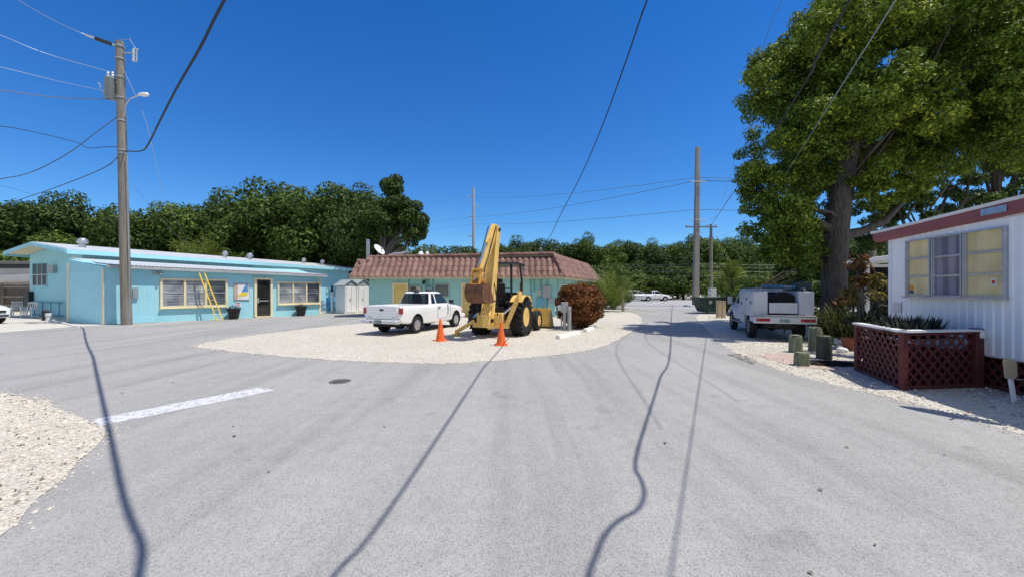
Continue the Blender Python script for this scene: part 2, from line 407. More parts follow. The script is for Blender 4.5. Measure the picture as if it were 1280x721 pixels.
def win(F, u0, u1, z0, z1, n, root, fm, pm, fw=.07, sash=True, d=.07, name='window'):
    """proud frame with mullions; one pane per light as sub-parts"""
    mb = MB(F.M)
    mb.box(u0 - fw, u0, -.02, d, z0 - fw, z1 + fw).box(u1, u1 + fw, -.02, d, z0 - fw, z1 + fw)
    mb.box(u0, u1, -.02, d, z1, z1 + fw).box(u0, u1, -.02, d, z0 - fw, z0)
    mb.box(u0 - fw - .03, u1 + fw + .03, d - .02, d + .05, z0 - fw - .04, z0 - fw + .002)
    w = (u1 - u0) / n
    for k in range(1, n): mb.box(u0 + k * w - fw * .5, u0 + k * w + fw * .5, -.02, d - .004, z0, z1)
    f = mb.build(name, fm, root, w=root)
    for k in range(n):
        a, b_ = u0 + k * w + (fw * .5 if k else 0), u0 + (k + 1) * w - (fw * .5 if k < n - 1 else 0)
        p = MB(F.M); p.box(a, b_, .0, .022, z0, z1)
        m_ = pm[k % len(pm)] if isinstance(pm, list) else pm
        p.build('pane', m_, f, w=root, smooth=0)
        if sash:
            q = MB(F.M); zm = (z0 + z1) / 2
            q.box(a, b_, .022, .045, zm - .022, zm + .022).box(a, a + .03, .022, .04, z0, zm - .022).box(b_ - .03, b_, .022, .04, z0, zm - .022).box(a, b_, .022, .038, z0, z0 + .03)
            q.build('sash', fm if isinstance(fm, str) else ALU, f, w=root)
    return f
def blind_mat(name, c1, c2, slats=26, rough=.12):
    m, n, out = nt(name)
    b = N(n, 'ShaderNodeBsdfPrincipled'); b.inputs['Roughness'].default_value = rough; b.inputs['Specular IOR Level'].default_value = .5
    w = N(n, 'ShaderNodeTexWave', i_Scale=slats / 6.28 * .5, i_Distortion=.3); w.bands_direction = 'Z'
    v = coords(n); n.links.new(v, w.inputs['Vector'])
    no = N(n, 'ShaderNodeTexNoise', i_Scale=1.6, i_Detail=3.0); n.links.new(v, no.inputs['Vector'])
    c = mix(n, ramp(n, [(.35, c1), (.65, c2)], no.outputs[0]).outputs[0], ramp(n, [(0, .6), (.5, 1.0)], w.outputs[1]).outputs[0], .8, 'MULTIPLY')
    n.links.new(c, b.inputs['Base Color']); n.links.new(b.outputs[0], out.inputs[0])
    return m
BLIND = blind_mat('blind_glass', (.20, .22, .25), (.50, .52, .55))
BLIND_D = blind_mat('blind_glass_dark', (.05, .06, .08), (.16, .18, .2))
JAL = blind_mat('jalousie_glass', (.06, .075, .08), (.17, .18, .18), 40)
CORR = mat('corrugated_white', (.66, .68, .70), .45, .15, var=.1, scale=1.5, dirt=(.42, .42, .42), dscale=1.0, damt=.4)
def corrugated(A, B, C, D, pitch=.2, amp=.02, m=CORR):
    """sheet roof: low edge A-B, high edge D-C, ribs running up the slope"""
    A, B, C, D = map(Vector, (A, B, C, D)); n = int((B - A).length / pitch) * 4; vs = []; fs = []
    nrm = (B - A).cross(D - A).normalized()
    if nrm.z < 0: nrm = -nrm
    for i in range(n + 1):
        t = i / n; o = nrm * amp * math.sin(i * math.pi / 2)
        vs += [A.lerp(B, t) + o, D.lerp(C, t) + o]
    for i in range(n): fs.append((2 * i, 2 * i + 2, 2 * i + 3, 2 * i + 1))
    return vs, fs
def slab_poly(mb, pts, th):           # slab from a planar-ish polygon of 3D points, thickness downwards
    n = len(pts); v = [Vector(p) for p in pts] + [Vector(p) - Vector((0, 0, th)) for p in pts]
    mb.add(v, [tuple(range(n)), tuple(range(n, 2 * n))[::-1]] + [(i, (i + 1) % n, n + (i + 1) % n, n + i) for i in range(n)])

# ------------------------------------------------------------------ blue motel building
A = (-19.9, 19.9); C = (-13.2, 28.1); Bp = (-22.97, 21.1)
um = Vector((.346, .938, 0)); wm = Vector((-.938, .346, 0))
M0 = Vector((-25.6, 24.3, 0)); M1 = M0 + wm * 5.9; ML = 22.0
M2 = M1 + um * ML; M3 = M0 + um * ML
blue = empty('blue_motel', (M0.x, M0.y, 0), 'long low turquoise blue wooden office building with cream trim and white sheet roof', 'building')
EH = 4.0; AP = 4.42
mb = MB(); mid0 = (M0 + M1) / 2; mid3 = (M3 + M2) / 2
v = [M0, M1, M2, M3] + [p + Vector((0, 0, EH)) for p in (M0, M1, M2, M3)] + [mid0 + Vector((0, 0, AP)), mid3 + Vector((0, 0, AP))]
mb.add(v, [(0, 1, 5, 8, 4), (1, 2, 6, 5), (2, 3, 7, 9, 6), (3, 0, 4, 7), (4, 8, 9, 7), (8, 5, 6, 9)])
mb.build('main_wall', BLUE, blue, w=blue)
ov = .75; oe = 1.0
def slope(side):
    ov = .75 if side < 0 else .3
    e0 = (M0 if side < 0 else M1) - wm * (ov * (1 if side < 0 else -1)) - um * oe
    e1 = (M3 if side < 0 else M2) - wm * (ov * (1 if side < 0 else -1)) + um * .5
    r0 = mid0 - um * oe; r1 = mid3 + um * .5
    dz = (AP - EH) / 2.95
    ze = EH - dz * ov + .06; zr = AP + .06
    return [e0 + Vector((0, 0, ze)), e1 + Vector((0, 0, ze)), r1 + Vector((0, 0, zr)), r0 + Vector((0, 0, zr))], dz
mb = MB()
for s_ in (-1, 1):
    q, dz = slope(s_); slab_poly(mb, [p + Vector((0, 0, .09)) for p in q], .09)
rf = mb.build('roof', CORR, blue, w=blue, smooth=0)
mb = MB()
for s_ in (-1, 1):
    q, dz = slope(s_)
    sg = -s_
    # eave fascia and rake boards
    a_, b_ = q[0], q[1]; o_ = wm * (.03 * s_)
    mb.bar(a_ + o_ + Vector((0, 0, -.10)), b_ + o_ + Vector((0, 0, -.08)), .05, .24)
    mb.bar(q[0] - um * .03 + Vector((0, 0, -.07)), q[3] - um * .03 + Vector((0, 0, -.05)), .05, .19)
mb.build('fascia', BLUE_FLAT, blue, w=blue)
mb = MB()
for s_ in (-1, 1):
    q, dz = slope(s_)
    for k in range(2):
        p = q[0].lerp(q[3], .12 + .06 * k)
    # tan soffit boards under the gable overhang
    a_ = [q[0] - Vector((0, 0, .05)), q[0] + um * (oe - .03) - Vector((0, 0, .05)), q[3] + um * (oe - .03) - Vector((0, 0, .05)), q[3] - Vector((0, 0, .05))]
    slab_poly(mb, a_, .03)
mb.build('soffit', CREAM, blue, w=blue)
for t_, r_ in ((.06, .26), (.43, .2), (.52, .24), (.76, .2), (.86, .22)):
    q, dz = slope(-1); p = q[0].lerp(q[1], t_).lerp(q[3].lerp(q[2], t_), .45)
    mb = MB(); z = p.z + .05
    mb.lathe([(r_ * .62, -.1), (r_ * .62, .28), (r_, .30), (r_ * 1.05, .42), (r_ * .8, .56), (r_ * .3, .62)], (p.x, p.y, z), 18)
    mb.build('roof_vent', ALU, rf, w=blue)
# gable end window, meter box, pipes
FE = Facade((M1.x, M1.y), (M0.x, M0.y))
u0, z1 = FE.uz(41.5, 330); u1, z0 = FE.uz(59.5, 357)
win(FE, u0, u1, z0, z1, 3, blue, BLUE_FLAT, [mat('dark_pane', (.02, .018, .018), .35, spec=.25), mat('dim_pane', (.07, .06, .06), .4, spec=.25)], .03, d=.04)
u, z = FE.uz(68, 336.5); MB(FE.M).box(u - .32, u + .32, .0, .2, z - .24, z + .24).build('air_conditioner', GREY, blue, w=blue, bevel=.02)
u, z = FE.uz(39, 374); MB(FE.M).box(u - .35, u + .35, .0, .25, z - .5, z + .5).build('meter_box', BLACK, blue, w=blue, bevel=.03)
mb = MB(FE.M)
ua, ub = FE.at(44), FE.at(83)
mb.tube([(ua, .15, .95), (ub - .1, .15, .9)], .035).tube([(ua, .15, .15), (ub - .1, .15, .12)], .035)
for k in range(4): uu = ua + (ub - ua) * (.1 + .26 * k); mb.tube([(uu, .15, .12), (uu, .15, .95)], .03)
mb.build('drain_pipe', mat('pipe_blue', (.10, .30, .38), .5), blue, w=blue)
# front addition (angled)
FA = Facade(A, C); FB = Facade(Bp, A)
backC = Vector((C[0], C[1], 0)) + Vector((-.77, .63, 0)) * 3.6
zA, zC = 2.92, 2.74
PA, PC, PB = Vector((*A, 0)), Vector((*C, 0)), Vector((*Bp, 0))
mb = MB(); v = [PA, PC, backC, M0 + um * 1.5, M0 + um * .02, PB]; hs = [zA - .12, zC - .12, 3.2, 3.3, 3.3, 3.28]
n_ = len(v); vv = v + [p + Vector((0, 0, h)) for p, h in zip(v, hs)]
mb.add(vv, [tuple(range(n_))[::-1], tuple(range(n_, 2 * n_))] + [(i, (i + 1) % n_, n_ + (i + 1) % n_, n_ + i) for i in range(n_)])
mb.build('front_wall', BLUE, blue, w=blue)
uA, nA = FA.u, FA.n
e0 = PA + nA * .32 + uA * .12 + Vector((0, 0, zA)); e1 = PC + nA * .32 + uA * .35 + Vector((0, 0, zC))
h0 = M0 - um * .75 - wm * .55 + Vector((0, 0, 3.52)); h1 = M0 + um * 11.0 - wm * .05 + Vector((0, 0, 3.52))
vs, fs = corrugated(e0, e1, h1, h0, .16, .016); MB().add(vs, fs).build('lean_to_roof', CORR, blue, w=blue, smooth=60)
mb = MB(); mb.bar(e0 + Vector((0, 0, -.10)), e1 + Vector((0, 0, -.10)), .04, .14); mb.bar(e0 + Vector((0, 0, -.085)), h0 + Vector((0, 0, -.09)), .04, .12)
mb.build('gutter', mat('gutter_grey', (.46, .47, .47), .5, .2, var=.2), blue, w=blue)
mb = MB(); slab_poly(mb, [e0 - Vector((0, 0, .05)), e1 - Vector((0, 0, .05)), PC + uA * .3 + Vector((0, 0, zC + .02)), PA - uA * .3 + Vector((0, 0, zA + .02))], .02)
mb.build('eave_board', BLUE_FLAT, blue, w=blue)
fu = lambda px: FA.at(px)
zz = lambda px, py: FA.uz(px, py)[1]
# windows and door along the front, measured on the wall
win(FA, fu(203), fu(281.5), zz(203, 382.5), zz(203, 350.0), 3, blue, CREAM, [BLIND, BLIND, BLIND_D], .10, d=.09)
win(FA, fu(348.5), fu(398.5), zz(348.5, 378.8), zz(348.5, 353.6), 3, blue, CREAM, [BLIND, BLIND, BLIND_D], .09, d=.09)
d0, d1 = fu(320.5), fu(337.5); dz1 = zz(320, 349.5)
mb = MB(FA.M); mb.box(d0 - .13, d0, -.02, .10, .02, dz1 + .12).box(d1, d1 + .13, -.02, .10, .02, dz1 + .12).box(d0, d1, -.02, .10, dz1, dz1 + .12).box(d0 - .1, d1 + .1, -.02, .18, .01, .09)
df = mb.build('door_frame', CREAM, blue, w=blue)
dr = MB(FA.M); dr.box(d0, d1, .0, .05, .09, dz1); dr = dr.build('glass_door', mat('door_glass', (.02, .024, .022), .06, spec=.6, var=.5, scale=1.4), df, w=blue, smooth=0)
mb = MB(FA.M)
mb.box(d0, d0 + .07, .05, .075, .09, dz1).box(d1 - .07, d1, .05, .075, .09, dz1).box(d0 + .07, d1 - .07, .05, .075, dz1 - .08, dz1).box(d0 + .07, d1 - .07, .05, .075, .09, .25).box(d0 + .07, d1 - .07, .05, .07, 1.0, 1.04)
mb.build('door_rail', mat('bronze_alu', (.07, .06, .05), .4, .5), df, w=blue)
mb = MB(FA.M); mb.tube([(d0 + .14, .12, 1.02), (d1 - .12, .12, 1.02)], .018).box(d0 + .02, d0 + .11, .075, .11, .9, 1.2)
mb.build('door_handle', ALU, df, w=blue)
# cream corner trims
mb = MB(FB.M); L_ = FB.L
mb.box(L_ - .14, L_ + .035, -.0, .035, .02, zA - .2); mb.build('corner_trim', CREAM, blue, w=blue)
MB(FB.M).box(-.02, .14, 0, .035, .02, 3.05).build('corner_trim', CREAM, blue, w=blue)
MB(FB.M).box(.14, L_ - .14, .0, .016, .25, 2.62).build('side_panel', BLUE_FLAT, blue, w=blue)
mb = MB(FA.M); mb.box(FA.L - .1, FA.L + .03, -.0, .03, .02, zC - .18); mb.build('corner_trim', CREAM, blue, w=blue)
mb = MB(FA.M); mb.box(.02, fu(203) - .3, .0, .02, .02, .3); mb.box(-.0, .0 + .02, -.0, .02, .02, 2.6); mb.build('kick_board', BLUE_FLAT, blue, w=blue)
# framed sign board and small notice by the door
su0, sz1 = FA.uz(296.5, 355); su1, sz0 = FA.uz(310.5, 374)
MB(FA.M).box(su0 - .22, su0, 0, .03, sz0, sz1).box(su0, su1, 0, .05, sz0, sz1)
sign = MB(FA.M); sign.box(su0 - .18, su1 + .04, 0, .05, sz0 - .03, sz1 + .03)
sign = sign.build('wall_sign', mat('sign_tan', (.55, .38, .30), .6), blue, w=blue)
MB(FA.M).box(su0, su1, .05, .065, sz0, sz1).build('sign_board', mat('sign_white', (.75, .76, .76), .5), sign, w=blue)
W_, H_ = su1 - su0, sz1 - sz0
def spoly(pts, m, name, d):
    mb = MB(FA.M); pts = [(su0 + x * W_, sz0 + y * H_) for x, y in pts]
    mb.prism(pts, .065, d, 'y'); mb.build(name, m, sign, w=blue, smooth=0)
spoly([(.35, .5), (.95, .5), (.97, .95), (.85, 1.0), (.7, .93), (.55, .75)], mat('sign_blue', (.05, .22, .58), .5), 'blue_sail', .07)
for k in range(2): spoly([(.72 + k * .13, .55), (.77 + k * .13, .55), (.77 + k * .13, .9), (.72 + k * .13, .88)], mat('sign_sky', (.2, .5, .8), .5), 'sail_stripe', .074)
spoly([(.04, .28), (.2, .38), (.4, .5), (.95, .46), (.9, .3), (.7, .2), (.4, .24), (.2, .18), (.05, .2)], mat('sign_yellow', (.80, .60, .08), .5), 'yellow_wave', .072)
nu0, nz1 = FA.uz(294, 377.5); nu1, nz0 = FA.uz(301, 382.8)
nb = MB(FA.M).box(nu0, nu1, 0, .03, nz0, nz1).build('notice_plate', mat('notice_white', (.72, .68, .66), .5), blue, w=blue)
nb2 = MB(FA.M)
nb2.box(nu0 + .04, nu1 - .04, .03, .035, nz1 - .09, nz1 - .04).box(nu0 + .08, nu1 - .08, .03, .035, nz0 + .07, nz0 + .12)
nb2.build('notice_lettering', mat('notice_red', (.45, .1, .08), .5), nb, w=blue)
u_, z_ = FA.uz(169, 366); MB(FA.M).box(u_ - .1, u_ + .1, 0, .1, z_ - .28, z_ + .28).build('switch_box', GREY, blue, w=blue, bevel=.01)
u_, z_ = FA.uz(197, 341); mb = MB(FA.M); mb.box(u_ - .18, u_ + .18, .0, .12, z_ - .1, z_ + .08).tube([(u_, .1, z_), (u_ + .1, .3, z_ - .12)], .05); mb.build('flood_light', GREY, blue, w=blue)
# ladder leaning on the eave
lp = FA.M @ Vector((fu(268), 1.0, 0)); l0 = Vector(lp); l1 = FA.M @ Vector((fu(250), .36, 0)); l1.z = zz(250, 341.5)
lad = empty('ladder', l0, 'yellow extension ladder leaning on the eave of the blue building', 'ladder')
LY = mat('ladder_yellow', (.75, .52, .03), .45, var=.1)
dd = (l1 - l0); sd = Vector((.63, .77, 0)) * .13 + Vector((.77, -.63, 0)) * .05
for s_ in (-1, 1): MB().bar(l0 + sd * s_, l1 + sd * s_ * .85, .03, .06, (.63, .77, 0)).build('rail', LY, lad, w=lad)
for k in range(1, 9):
    p = l0 + dd * (k / 9.2); MB().tube([p - sd, p + sd], .017, 8).build('rung', ALU, lad, w=lad)
# plant pots at the door
POT = mat('pot_black', (.022, .018, .018), .45, var=.2)
for px_, py_, lb in ((288.5, 398.6, 'black round plant pot between the long window and the sign'), (372, 393.3, 'black round plant pot under the shorter three pane window')):
    x, y = (FA.M @ Vector((fu(px_), .5, 0)))[:2]
    t = empty('plant_pot', (x, y, .012), lb, 'plant pot', group='black pots along the blue building')
    MB().lathe([(.2, 0), (.24, .05), (.33, .52), (.33, .54), (.37, .54), (.37, .62), (.31, .62), (.29, .55), (0.02, .53)], n=20).build('pot', POT, t)
    cl = [((0, 0, .58), .26)]
    P, D = clump_points(cl, 130, rng); P[:, 2] = np.maximum(P[:, 2], .5)
    link('foliage', leaf_cloud('foliage', P, D, .09, .5, rng), leaf_mat('pot_leaf', (.02, .02, .015), (.05, .06, .03)), t, smooth=0)

# ------------------------------------------------------------------ rust tiled motel
EHt = 2.47
FL, FR, BR = at(437, 345.7, 25.3), at(705, 346.6, 24.9), at(751, 352, 38.0)
FL = Vector((FL.x, 25.3, EHt)); FR = Vector((FR.x, 24.9, EHt)); BR = Vector((BR.x, 38.0, EHt)); BL = FL + (BR - FR)
TL, TR = Vector((at(463, 322, 26.4).x, 26.4, 3.76)), Vector((at(692, 318, 25.9).x, 25.9, 3.95))
TRB = Vector((at(727, 335, 37.5).x - .6, 37.0, 3.9)); TLB = TL + (TRB - TR)
red = empty('tiled_motel', (FR.x, FR.y, 0), 'teal stucco motel block with a rust red tiled mansard roof', 'building')
dF = (FR - FL).normalized(); dS = (BR - FR).normalized()
W0 = Vector((FL.x, FL.y, 0)) + dF * .7 + dS * .75; W1 = Vector((FR.x, FR.y, 0)) - dF * .75 + dS * .75
W2 = Vector((BR.x, BR.y, 0)) - dF * .75 - dS * .6; W3 = W0 + (W2 - W1)
mb = MB(); mb.add([W0, W1, W2, W3] + [p + Vector((0, 0, EHt + .05)) for p in (W0, W1, W2, W3)], [(0, 1, 5, 4), (1, 2, 6, 5), (2, 3, 7, 6), (3, 0, 4, 7), (4, 5, 6, 7)])
mb.build('wall', TEAL, red, w=red)
SHED = mat('soffit_tan', (.50, .42, .26), .7, var=.1)
mb = MB(); slab_poly(mb, [FL, FR, BR, BL], .05)
mb.build('soffit', SHED, red, w=red)
mb = MB(); 
for a_, b_ in ((FL, FR), (FR, BR), (FL, BL)): mb.bar(a_ + Vector((0, 0, -.02)), b_ + Vector((0, 0, -.02)), .06, .17)
mb.build('fascia', SHED, red, w=red)
mb = MB(); slab_poly(mb, [TL, TR, TRB, TLB], .12); mb.build('flat_roof', mat('tar_roof', (.2, .19, .18), .9), red, w=red)
tm, tn, to = nt('roof_tile_mat')
b = N(tn, 'ShaderNodeBsdfPrincipled'); b.inputs['Roughness'].default_value = .75; tn.links.new(b.outputs[0], to.inputs[0])
v_ = coords(tn)
n1 = N(tn, 'ShaderNodeTexNoise', i_Scale=1.1, i_Detail=7.0, i_Roughness=.75); tn.links.new(v_, n1.inputs['Vector'])
vo = N(tn, 'ShaderNodeTexVoronoi', i_Scale=2.9); tn.links.new(v_, vo.inputs['Vector'])
sepc = N(tn, 'ShaderNodeSeparateColor'); tn.links.new(vo.outputs['Color'], sepc.inputs[0])
c_ = mix(tn, ramp(tn, [(.3, (.14, .075, .06)), (.5, (.228, .127, .104)), (.72, (.33, .21, .175))], n1.outputs[0]).outputs[0], sepc.outputs[0], .22, 'SOFT_LIGHT')
n2 = N(tn, 'ShaderNodeTexNoise', i_Scale=5.0, i_Detail=6.0, i_Roughness=.8); tn.links.new(v_, n2.inputs['Vector'])
c_ = mix(tn, c_, (.055, .04, .04), ramp(tn, [(.52, 0.0), (.7, .6)], n2.outputs[0]).outputs[0])
tn.links.new(c_, b.inputs['Base Color'])
def tile_slope(mb, E0, E1, T0, T1, pitch=.37, rows=4, amp=.11, step=.018):
    """barrel tiles in courses on the sloping face between eave E0-E1 and top T0-T1"""
    E0, E1, T0, T1 = map(Vector, (E0, E1, T0, T1)); u = (E1 - E0).normalized(); L = (E1 - E0).length
    nrm = u.cross(T0 - E0).normalized()
    if nrm.z < 0: nrm = -nrm
    tl = (T0 - E0).dot(u); tr_ = (T1 - E0).dot(u); upv = (T0 - E0) - u * tl
    for r_ in range(rows):
        va, vb = r_ / rows, (r_ + 1) / rows + .03
        ua0, ua1 = tl * va, L + (tr_ - L) * va
        us = list(np.arange(math.ceil(ua0 / (pitch / 6)), math.floor(ua1 / (pitch / 6))) * (pitch / 6))
        us = [ua0] + [x for x in us if ua0 < x < ua1] + [ua1]
        o = len(mb.v); vs = []; fs = []
        for x in us:
            ph = (x / pitch) % 1.0
            h = amp * abs(math.sin(math.pi * ph)) ** .7
            jb = .004 * math.sin(int(x / pitch) * 12.9 + r_ * 4.1)
            for v0, hh in ((va, h + step + jb), (vb, h + .0)):
                xx = min(max(x, tl * v0), L + (tr_ - L) * v0)
                vs.append(E0 + u * xx + upv * min(v0, 1.01) + nrm * hh)
            vs.append(E0 + u * x + upv * va + nrm * -.01)
        for i in range(len(us) - 1):
            fs += [(3 * i, 3 * i + 3, 3 * i + 4, 3 * i + 1), (3 * i + 2, 3 * i + 5, 3 * i + 3, 3 * i)]
        mb.add(vs, fs)
mb = MB(); tile_slope(mb, FL, FR, TL, TR); fr = mb.build('tile_roof', tm, red, w=red, smooth=50)
mb = MB(); tile_slope(mb, FR, BR, TR, TRB); mb.build('tile_roof', tm, red, w=red, smooth=50)
mb = MB(); tile_slope(mb, BL, FL, TLB, TL, amp=.03, step=.01); mb.build('tile_roof', tm, red, w=red, smooth=50)
mb = MB()
for a_, b_ in ((FR, TR), (FL, TL), (TL, TR), (TR, TRB)):
    k = int((b_ - a_).length / .38)
    for i in range(k):
        p, q = a_.lerp(b_, i / k), a_.lerp(b_, (i + 1.12) / k); mb.tube([p + Vector((0, 0, .06)), q + Vector((0, 0, .045))], [.11, .085], 8)
mb.build('ridge_tiles', tm, red, w=red)
FRD = Facade((W0.x, W0.y), (W1.x, W1.y))
ru = lambda px: FRD.at(px); rz = lambda px, py: FRD.uz(px, py)[1]
YD = mat('yellow_door', (.66, .50, .18), .5, var=.08, dirt=(.4, .3, .12), damt=.25)
for pa, pb, pt in ((493, 508.5, 355.5), (578.5, 605, 355.5)):
    a_, b_, t_ = ru(pa), ru(pb), rz(pa, pt)
    f_ = MB(FRD.M).box(a_ - .1, a_, 0, .07, .02, t_ + .1).box(b_, b_ + .1, 0, .07, .02, t_ + .1).box(a_, b_, 0, .07, t_, t_ + .1).build('door_frame', CREAM, red, w=red)
    d_ = MB(FRD.M); d_.box(a_, b_, 0, .03, .02, t_)
    w_ = (b_ - a_)
    for i in range(2):
        for z0_, z1_ in ((.18, .8), (.95, 1.5), (1.6, t_ - .15)): d_.box(a_ + w_ * (.12 + .42 * i), a_ + w_ * (.46 + .42 * i), .03, .042, z0_, z1_)
    dd_ = d_.build('door', YD, f_, w=red, bevel=.006)
    MB(FRD.M).tube([(b_ - .1, .03, 1.0), (b_ - .1, .09, 1.0)], .03).build('door_handle', ALU, f_, w=red)
win(FRD, ru(544.5), ru(560.5), rz(544, 369.5), rz(544, 356), 1, red, GREY, JAL, .05, sash=False)
a_, b_ = ru(513), ru(527)
MB(FRD.M).box(a_, b_, -.1, .22, rz(513, 366), rz(513, 357.5)).build('air_conditioner', mat('ac_grey', (.42, .40, .36), .6, var=.1), red, w=red, bevel=.02)
MB(FRD.M).box(a_ + .06, b_ - .3, .22, .235, rz(513, 365), rz(513, 358.5)).build('grille', mat('grille_dark', (.06, .06, .055), .6), red, w=red)
u_, z_ = FRD.uz(530, 352.5); mb = MB(FRD.M); mb.box(u_ - .06, u_ + .06, 0, .1, z_ - .05, z_ + .1).lathe([(.05, -.16), (.09, -.05), (.07, .0)], (u_, .14, z_), 12); mb.build('wall_lamp', BLACK, red, w=red)
PIPET = mat('conduit_teal', (.12, .30, .32), .5)
for px_ in (511.5, 532.5, 535.5, 541.5): MB(FRD.M).tube([(ru(px_), .05, .3), (ru(px_), .05, EHt - .05)], .03, 6).build('conduit', PIPET, red, w=red)
for pts in ([(663, 347), (664, 372), (664, 380)], [(676, 347), (676, 360)], [(679, 372), (679, 392), (671, 392), (670, 383)], [(668, 348), (668, 364)], [(684, 347), (684, 390)], [(697, 347), (697, 395)]):
    MB(FRD.M).tube([(ru(p[0]), .06, max(.05, rz(*p))) for p in pts], .028, 6).build('conduit', PIPET, red, w=red)
for pa, pt, pb, pbm, m_ in ((678.5, 357.5, 688, 372, GREY), (672, 362, 676, 369, mat('meter_pale', (.42, .44, .40), .5)), (670.5, 372, 680, 383, mat('box_blue', (.12, .38, .48), .5)), (686, 372, 690, 378, GREY), (534, 358, 541, 367, mat('box_teal', (.2, .36, .36), .5)), (624, 352, 628, 357, GREY)):
    MB(FRD.M).box(ru(pa), ru(pb), 0, .17, rz(pa, pbm), rz(pa, pt)).build('electric_box', m_, red, w=red, bevel=.012)
FRS = Facade((W1.x, W1.y), (W2.x, W2.y))
win(FRS, 1.4, 2.9, 1.0, 2.0, 2, red, WHITE, JAL, .06, sash=False)
win(FRS, 6.4, 7.9, 1.0, 2.0, 2, red, WHITE, JAL, .06, sash=False)
# things on the roof
p = at(473, 319, 27.0)
dish = empty('satellite_dish', (p.x, p.y, 3.85), 'white round satellite dish tilted up on the left end of the tiled roof', 'satellite dish')
def dish_bm(r):
    mb = MB(); mb.lathe([(0.0, 0), (r * .4, r * .04), (r * .75, r * .14), (r, r * .26), (r * 1.01, r * .25), (r * .75, r * .11), (r * .4, r * .01), (0, -.03)], n=24); return mb
o = dish_bm(.42).build('reflector', WHITE, dish); o.location = (0, 0, .45); o.rotation_euler = (R(52), 0, R(70))
mb = MB(); mb.tube([(0, 0, -.1), (0, 0, .45)], .035).tube([(0, 0, .3), (.35, -.45, .32), (.42, -.55, .5)], .02).box(.36, .48, -.62, -.5, .46, .56); mb.build('mount', GREY, dish)
p = at(460, 321, 26.6)
t = empty('vent_stack', (p.x, p.y, 3.7), 'plain grey square vent stack beside the satellite dish', 'vent pipe')
MB().box(-.09, .09, -.09, .09, -.3, 1.22).build('pipe', GREY, t); MB().box(-.1, .1, -.1, .1, 1.22, 1.26).build('cap', ALU, t)
for px_, w_, lb in ((497, .55, 'grey angled vent duct lying on the tiled roof'),):
    p = at(px_, 320, 27.2); t = empty('roof_duct', (p.x, p.y, 3.8), lb, 'duct')
    MB().tube([(-.6, 0, .1), (-.2, 0, .22), (.3, 0, .28), (.65, 0, .42)], [.14, .15, .13, .1], 10).build('duct', GREY, t)
    MB().tube([(.6, 0, .40), (.7, 0, .46)], .14, 10).build('hood', ALU, t)
for px_, r_, lb in ((526, .2, 'larger white dome vent behind the tile ridge'), (534, .13, 'smaller white dome vent behind the tile ridge')):
    p = at(px_, 320, 27.6); o = MB().lathe([(r_ * .6, -.2), (r_ * .6, .12), (r_, .14), (r_ * .9, .3), (r_ * .5, .42), (0, .45)], n=16).build('roof_vent', WHITE, loc=(p.x, p.y, 3.85)); tag(o, lb, 'roof vent')
p = at(676, 318, 26.5)
t = empty('service_mast', (p.x, p.y, 3.85), 'thin grey service mast on the right end of the tiled roof', 'mast')
MB().tube([(0, 0, -.2), (0, 0, .45)], .035).build('mast_pipe', GREY, t); MB().lathe([(.04, .45), (.09, .48), (.06, .56), (0.01, .58)], n=12).build('weather_head', GREY, t)

# ------------------------------------------------------------------ white garden sheds, barrels
VINYL = mat('vinyl_white', (.88, .88, .88), .45, var=.04, groove=('X', 1.5))
SROOF = mat('shed_roof', (.36, .40, .40), .7, var=.12)
def shed(px0, px1, Y, wall_h, ridge_h, depth, lb, ang=0.0):
    x0, x1 = (px0 - 640) / FPX * Y, (px1 - 640) / FPX * Y
    t = empty('garden_shed', ((x0 + x1) / 2, Y, 0), lb, 'shed', group='pair of white vinyl sheds between the buildings', rz=ang)
    w = (x1 - x0) / 2
    mb = MB(); mb.prism([(-w, .02), (w, .02), (w, wall_h), (0, ridge_h), (-w, wall_h)], 0, depth, 'y'); mb.build('wall', VINYL, t)
    mb = MB()
    for s_ in (-1, 1): mb.bar((s_ * (w + .12) / 2, -.1, (wall_h + ridge_h) / 2 + .0), (s_ * (w + .12) / 2, depth + .1, (wall_h + ridge_h) / 2), math.hypot(w + .12, ridge_h - wall_h) + .08, .05, (s_ * (ridge_h - wall_h), 0, w + .12))
    mb.build('roof', SROOF, t)
    mb = MB(); mb.prism([(-w * .98, wall_h - .03), (w * .98, wall_h - .03), (0, ridge_h - .05)], -.025, -.002, 'y'); mb.build('gable', SROOF, t)
    d = MB().box(-w * .8, -.015, -.03, -.003, .12, wall_h - .12).build('door', VINYL, t); MB().box(-.12, -.07, -.06, -.03, .9, 1.1).build('door_handle', GREY, d)
    d = MB().box(.015, w * .8, -.03, -.003, .12, wall_h - .12).build('door', VINYL, t)
    MB().box(-w - .03, -w + .06, -.04, .05, 0, wall_h).box(w - .06, w + .03, -.04, .05, 0, wall_h).build('corner_post', WHITE, t)
    return t
shed(431, 447, 29.6, 2.02, 2.42, 1.3, 'white vinyl shed with grey gabled front, left of the pair', R(52))
shed(446, 463, 30.6, 2.05, 2.5, 2.0, 'white vinyl shed next to the tiled motel, right of the pair', R(50))
def barrel(px_, py_, r_, h_, m_, lb):
    x, y = G(px_, py_); o = MB().lathe([(r_ * .94, 0), (r_, .03), (r_, h_ * .32), (r_ * 1.03, h_ * .34), (r_, h_ * .36), (r_, h_ * .64), (r_ * 1.03, h_ * .66), (r_, h_ * .68), (r_, h_ - .03), (r_ * .93, h_), (r_ * .9, h_ - .03), (0.01, h_ - .03)], n=20).build('barrel', m_)
    o.location = (x, y, .012); tag(o, lb, 'barrel', group='barrels at the end of the blue building')
barrel(405.5, 388.5, .3, .86, mat('barrel_pale', (.25, .42, .58), .4, var=.1), 'pale blue grey barrel nearest the blue building corner')
